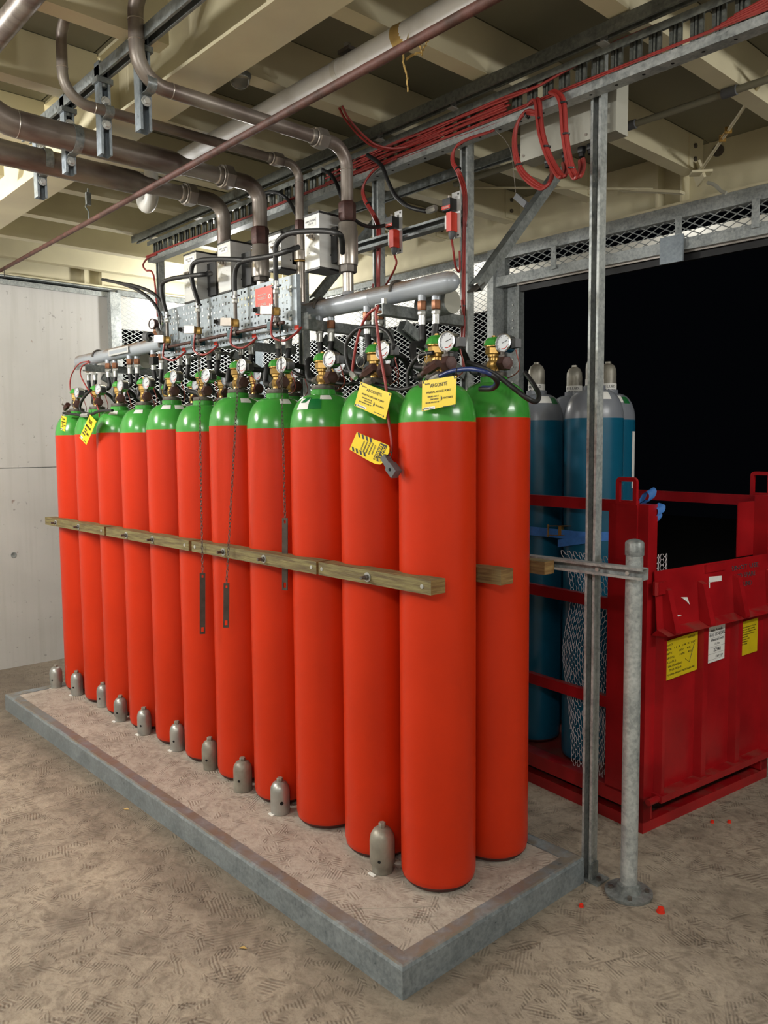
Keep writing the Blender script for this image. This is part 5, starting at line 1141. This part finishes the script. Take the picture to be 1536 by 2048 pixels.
# hinged gate on the right face (local +x): lower panel with ribs, flap above
xg = .0
def quad(name, P, th=.004, mt='crate'):
    P = [V(p) for p in P]; n = (P[1] - P[0]).cross(P[3] - P[0]).normalized() * th
    return CB().add([p for p in P] + [p - n for p in P], [(0, 1, 2, 3), (7, 6, 5, 4), (0, 4, 5, 1), (1, 5, 6, 2), (2, 6, 7, 3), (3, 7, 4, 0)]).build(name, mt, cr_)
quad('gate_panel', [(.0, .06, .16), (.0, LY - .01, .16), (.0, LY - .01, .85), (.0, .06, .85)])
# corrugation: proud flat ribs
for y0, y1 in ((.065, .10), (.35, .40), (.62, .67), (.90, .95)):
    CB().add([(.0, y0, .16), (.035, y0 + .008, .16), (.035, y1 - .008, .16), (0, y1, .16), (.0, y0, .85), (.035, y0 + .008, .85), (.035, y1 - .008, .85), (0, y1, .85)], [(0, 1, 5, 4), (1, 2, 6, 5), (2, 3, 7, 6), (3, 2, 1, 0), (4, 5, 6, 7)]).build('gate_rib', 'crate', cr_)
CB().box((.0, .055, .135), (.05, LY, .165)).build('gate_sill', 'crate', cr_)
CB().cyl((.03, -.01, .15), (.03, .07, .15), .014, n=12).build('gate_hinge', 'crate', cr_); CB().cyl((.03, LY - .07, .15), (.03, LY + .02, .15), .014, n=12).build('gate_hinge', 'crate', cr_)
# upper flap: leans outwards to a ledge at its foot
quad('flap_panel', [(.03, .03, .875), (.03, LY + .01, .875), (.012, LY + .01, 1.115), (.012, .03, 1.115)])
CB().add([(.03, .03, .875), (.03, LY + .01, .875), (.085, LY + .01, .855), (.085, .03, .855), (.0, .03, .845), (.0, LY + .01, .845)], [(0, 1, 2, 3), (3, 2, 5, 4), (0, 3, 4), (1, 5, 2)]).build('flap_ledge', 'crate', cr_)
for y in (.075, .325, .595, .87):
    CB().add([(.03, y, .875), (.085, y, .857), (.088, y, .865), (.045, y, 1.035), (.018, y, 1.045), (.03, y + .035, .875), (.085, y + .035, .857), (.088, y + .035, .865), (.045, y + .03, 1.035), (.018, y + .03, 1.045)],
             [(0, 1, 2, 3, 4), (9, 8, 7, 6, 5), (1, 6, 7, 2), (2, 7, 8, 3), (3, 8, 9, 4), (0, 5, 6, 1)]).build('flap_gusset', 'crate', cr_)
for y in (.03, LY - .04): CB().box((.015, y, 1.02), (.035, y + .055, 1.07)).cyl((.028, y - .012, 1.02), (.028, y - .012, 1.075), .012, n=10).build('flap_hinge', 'crate', cr_)
CB().box((.012, .38, 1.075), (.023, .53, 1.108)).build('embossed_plate', 'crate', cr_)
# writing and stickers of the crate
def sheet(name, label, y0, y1, zb, zt, x, mt, lines, cat, skew=.0, lean=0.):
    P = [CR @ V(p) for p in ((x + lean, y0, zt - skew), (x + lean, y1, zt + skew), (x, y1 + .0, zb + skew), (x, y0 + .01, zb - skew))]
    return tagplate(name, label, P, mt, lines, cat=cat)
t, o, x, y, n = sheet('notice_sheet', 'yellow paper notice with a hand drawn tick at the near side of the crate gate', .105, .345, .645, .815, .012, 'yellowp',
    [('KIDDE', .8, .90, .07, .2, 'ink'), ('TO: KGT', .14, .86, .06, .2, 'ink'), ('SIZE:   1.1  X  1.06  X  2.05T', .50, .75, .07, .9, 'ink'), ('NETT:        1037     KG', .40, .64, .07, .72, 'ink'), ('GROSS:      1378     KG', .42, .53, .07, .76, 'ink'),
     ('CLASS 2', .2, .42, .07, .25, 'ink'), ('GAS CONTENTS', .30, .31, .07, .42, 'ink'), ('291.5  KG of -', .32, .21, .07, .38, 'ink'), ('UN1956 ARGON / NITROGEN MIX', .48, .10, .065, .8, 'ink')], 'notice', .006)
MB().tube([o + x * .6 + y * .40 + n * 2, o + x * .72 + y * .28 + n * 2, o + x * .88 + y * .72 + n * 2], .0012, 4).build('pen_tick', 'ink', t)
t, o, x, y, n = sheet('notice_sheet', 'white delivery label in the middle of the crate gate', .405, .555, .665, .83, .012, 'paper',
    [('Kidde Australia', .55, .84, .10, .6, 'ink'), ('6-01-1524-5906', .58, .70, .13, .8, 'ink'), ('300BAR ARGONITE', .58, .57, .09, .7, 'inkg'), ('CYL Nos.', .56, .46, .08, .3, 'inkg'), ('22548', .56, .28, .14, .36, 'ink'), ('13/12/17', .66, .1, .09, .36, 'ink')], 'label', .002)
for v in (.8, .66, .41, .23, .07): MB().bar(o + y * v + n * 1.5, o + x + y * v + n * 1.5, .0008, .0003, n).build('ruled_line', 'ink', t, 0)
sheet('notice_sheet', 'plain yellow paper notice farthest along the crate gate', .68, .83, .655, .815, .012, 'yellowp',
    [('KIDDE AUSTRALIA PTY LTD', .46, .80, .05, .8, 'ink'), ('NATIONAL DIST CENTRE', .42, .73, .05, .75, 'ink'), ('GATE 1 HEATHERTON RD', .44, .66, .05, .8, 'ink'), ('DANDENONG SOUTH', .42, .59, .05, .7, 'ink'), ('MULGRAVE', .22, .52, .05, .35, 'ink'), ('VICTORIA 3171', .27, .45, .05, .45, 'ink'), ('AUSTRALIA', .22, .38, .05, .35, 'ink'), ('P/N 3298', .2, .31, .05, .3, 'ink')], 'notice', .002)
up = CR.to_3x3() @ V((-.018, 0, .24)); al = CR.to_3x3() @ V((0, 1, 0))
def FP(y, z, k=.0): f = (z - .875) / .24; return CR @ V((.03 - .018 * f + .001 + k, y, z))
for s, y_, z_, wd in (('?/NOT USE', .70, 1.063, .22), ('NO SPARE', .70, 1.025, .17), ('GROUND', .68, .985, .14)):
    text(s, .03, 'inkg', cr_, FP(y_, z_, .0008), al, up, width=wd, name='handwriting')
MB().add([FP(a, b, .001) for a, b in ((.405, 1.03), (.505, 1.028), (.507, 1.05), (.41, 1.055))], [(0, 1, 2, 3)]).add([FP(a, b, .001) for a, b in ((.405, 1.035), (.415, 1.035), (.413, 1.005), (.408, 1.005))], [(0, 1, 2, 3)]).build('torn_label', 'paper', cr_, 0)
MB().add([FP(a, b, .001) for a, b in ((.20, .99), (.245, .985), (.26, .95), (.235, .97))], [(0, 1, 2, 3)]).build('torn_label', 'paper', cr_, 0)
MB().add([FP(a, b, .001) for a, b in ((.13, .91), (.20, .912), (.13, .93))], [(0, 1, 2)]).build('torn_label', 'paper', cr_, 0)

# blue cylinders standing in the crate
BL = [([(-0.836, 1.740, 1.612)][0], 'blue cylinder with grey shoulder, left in the crate beside the red cylinders'), ([(-0.476, 1.700, 1.611)][0], 'blue cylinder with grey shoulder, behind the slotted post'),
      ([(-0.859, 2.100, 1.609)][0], 'blue cylinder with grey shoulder, at the back between two others'), ([(-0.593, 2.000, 1.609)][0], 'blue cylinder with grey shoulder and white strip label, right in the crate')]
zb = .14
for i, (p, lb) in enumerate(BL):
    x, y = p[0], p[1]; s = 1.757 + (.0, .0, .01, .0)[i]
    t = cylinder('gas_cylinder', x, y, s, lb, 'blue gas cylinders in the crate', 'teal', 'greyshoulder', zb)
    h = s + .145
    g = MB().lathe([(.041, 0), (.041, .045), (.0405, .05), (.0405, .09), (.039, .115), (.030, .135), (.016, .145), (.014, .146), (.014, .155), (0, .156)], (x, y, h - .01), n=28).build('guard_cap', 'guard', t)
    MB().lathe([(.0418, .001), (.0418, .046), (.041, .046)], (x, y, h - .01), n=32).build('cap_band', 'paper', g)
    ang0 = math.atan2(CAM_LOC[1] - y, CAM_LOC[0] - x)
    for row, (s_, zz) in enumerate(((('GEVULD', 'GEVULD', 'FILLED', 'FILLED')[i], .026), (('PLEIN', 'FULL PLEIN', 'FULL', 'PLEIN')[i], .006))):
        for c_i, ch in enumerate(s_):
            a = ang0 + (c_i - len(s_) / 2 + .5) * .27 + (-.25, 0, -.3, .1)[i]
            if ch == ' ': continue
            o = V((x + .0422 * math.cos(a), y + .0422 * math.sin(a), h - .01 + zz))
            text(ch, .018, 'ink', g, o, (-math.sin(a), math.cos(a), 0), (0, 0, 1), bold=.02)
    ac = math.degrees(ang0)
    patch('paper_sticker', 'paper', t, x, y, s - zb, A(ac + 5), A(ac + 40), .45, .72, zb).location.z += 0
    if i in (0, 3): patch('green_sticker', 'stickergreen', t, x, y, s - zb, A(ac + 42), A(ac + 62), .42, .66, zb)
    for ch in t.children:
        if ch.name.startswith(('paper_sticker', 'green_sticker')):
            for v in ch.data.vertices: v.co.z += zb
    if i == 3: 
        MB().lathe([(R0 + .001, 0), (R0 + .001, .3)], (x, y, 1.40), n=80).build('tmp', 'paper')
        o = bpy.data.objects['tmp']; bpy.data.objects.remove(o)
        vs = []; a0 = math.radians(ac + 62)
        for k in range(5):
            a = a0 + .07 * k; vs += [(x + (R0 + .0012) * math.cos(a), y + (R0 + .0012) * math.sin(a), z) for z in (1.42, 1.70)]
        MB().add(vs, [(2 * k, 2 * k + 2, 2 * k + 3, 2 * k + 1) for k in range(4)]).build('strip_label', 'paper', t)
# ratchet strap round the blue cylinders
c0 = V(BL[0][0]); c1 = V(BL[1][0]); c2 = V(BL[3][0]); c3 = V(BL[2][0])
hull = []
for cc, a0, a1 in ((c0, -200, -97), (c1, -97, -20), (c2, -20, 60), (c3, 60, 160)):
    for k in range(9):
        a = math.radians(a0 + (a1 - a0) * k / 8); hull.append((cc.x + (R0 + .003) * math.cos(a), cc.y + (R0 + .003) * math.sin(a)))
def ribbon(pts, w, z0=None, th=.0015):
    vs = []; n = len(pts)
    for p in pts:
        z = p[2] if len(p) > 2 else z0; vs += [(p[0], p[1], z - w / 2), (p[0], p[1], z + w / 2)]
    return MB().add(vs, [(2 * i, 2 * i + 2, 2 * i + 3, 2 * i + 1) for i in range(n - 1)])
zs_ = [(-0.726, 1.630, 1.221)][0][2]
t = thing('ratchet_strap', 'blue ratchet strap wound round the blue cylinders', 'strap', (c0.x, c0.y, zs_))
ribbon(hull + [hull[0]], .042, zs_).build('webbing', 'strap', t)
ribbon([(c1.x - .1 + .03 * k, c1.y - R0 - .012 + .012 * (k - 3) ** 2 / 9, zs_ - .045 + .006 * k) for k in range(7)], .035).build('loose_tail', 'strap', t)
q = [(-0.645, 1.580, 1.231), (-0.491, 1.580, 1.242), (-0.569, 1.580, 1.237)]
a, b = V(q[0]), V(q[1])
MB().bar(a + V((0, 0, .022)), b + V((0, 0, .022)), .003, .02, (0, 1, 0)).bar(a - V((0, 0, .022)), b - V((0, 0, .022)), .003, .02, (0, 1, 0)).box(tuple(V(q[2]) - V((.008, .01, .022))), tuple(V(q[2]) + V((.008, .01, .022)))).cyl(a + V((.004, 0, -.03)), a + V((.004, 0, .03)), .004, n=8).cyl(b + V((-.004, 0, -.03)), b + V((-.004, 0, .03)), .004, n=8).build('ratchet_buckle', 'brass', t, 0)
# loose blue strap curls on the crate corner
t = thing('strap_tail', 'loose blue strap ends curling over the near crate corner post', 'strap', (-.03, 1.5, 1.3))
for P, w in (([(-0.128, 1.520, 1.392), (-0.108, 1.520, 1.434), (-0.086, 1.520, 1.446), (-0.074, 1.520, 1.429), (-0.089, 1.520, 1.400), (-0.123, 1.520, 1.392)], .02), ([(-0.053, 1.500, 1.386), (-0.024, 1.500, 1.377), (-0.028, 1.500, 1.350), (-0.046, 1.500, 1.361), (-0.036, 1.500, 1.335), (-0.049, 1.500, 1.313)], .018)):
    pp = smooth_path(P, 4); vs = []
    for i, p in enumerate(pp): vs += [p + V((-.01, -.008, -w / 2)), p + V((.012, .012, w / 2))]
    MB().add(vs, [(2 * i, 2 * i + 2, 2 * i + 3, 2 * i + 1) for i in range(len(pp) - 1)]).build('strap_curl', 'strap', t)
# white plastic net sagging inside the open side
def hexnet(mb, P, nu, nv, r=.0013):
    pts = {}; E = set()
    for i in range(nu):
        for j in range(nv):
            cx = i * 1.5; cy = (j + (i % 2) * .5) * math.sqrt(3); c = []
            for k in range(6):
                a = PI / 3 * k; c.append((round(cx + math.cos(a), 2), round(cy + math.sin(a), 2)))
            for k in range(6): E.add(tuple(sorted((c[k], c[(k + 1) % 6]))))
    for a, b in E:
        if rnd.random() < .03: continue
        mb.tube([P(*a), P(*b)], r, 4)
    return mb
def NP(u, v):
    uu = u * .0105; vv = v * .0195
    z = 1.13 - vv; taper = .06 * (vv / 1.0) + .03 * math.sin(vv * 9)
    return CR @ V((-.50 + uu * (1 - .35 * vv) + taper, .055 + .012 * math.sin(uu * 22 + vv * 5) + .01 * math.sin(vv * 13), z))
t = thing('plastic_net', 'torn white plastic netting hanging inside the open side of the crate', 'net', tuple(NP(0, 0)))
stuff(hexnet(MB(), NP, 20, 29).build('netting', 'net', t, 0))
def NP2(u, v): return CR @ V((-.012 + .004 * math.sin(u), .06 + u * .009, 1.165 - v * .013))
stuff(hexnet(MB(), NP2, 7, 4, .0011).build('netting', 'net', t, 0))

# small red plastic caps on the floor
for p, r, lb in (([(0.082, 0.799, 0.000)][0], .008, 'small red plastic cap on the floor between plinth and bollard'), ([(0.291, 0.973, 0.000)][0], .013, 'larger red plastic plug on the floor right of the bollard foot'),
                 ([(0.107, 1.752, 0.000)][0], .008, 'small red cap on the floor by the crate, left of two'), ([(0.157, 1.805, 0.000)][0], .008, 'small red cap on the floor by the crate, right of two')):
    tag(MB().lathe([(0, 0), (r * 1.15, 0), (r * 1.15, r * .25), (r, r * .3), (r * .85, r * 1.3), (0, r * 1.35)], p, (.15, -.1, 1), 12).build('bottle_bung', 'redcap'), lb, 'cap')

for p, lb in (([(-0.536, -0.211, 0.000)][0], 'dry tan leaf scrap on the floor in front of the plinth'), ([(-1.766, -0.052, 0.000)][0], 'tiny pale scrap on the floor left of the plinth edge')):
    a = rnd.uniform(0, 6); x, y = p[0], p[1]
    tag(MB().add([(x + r * math.cos(a + b), y + r * math.sin(a + b), z) for r, b, z in ((.016, 0, .002), (.008, 1.2, .006), (.015, 2.9, .001), (.009, 4.4, .004))] , [(0, 1, 2), (0, 2, 3)]).build('leaf_scrap', 'tape', None, 0), lb, 'leaf')
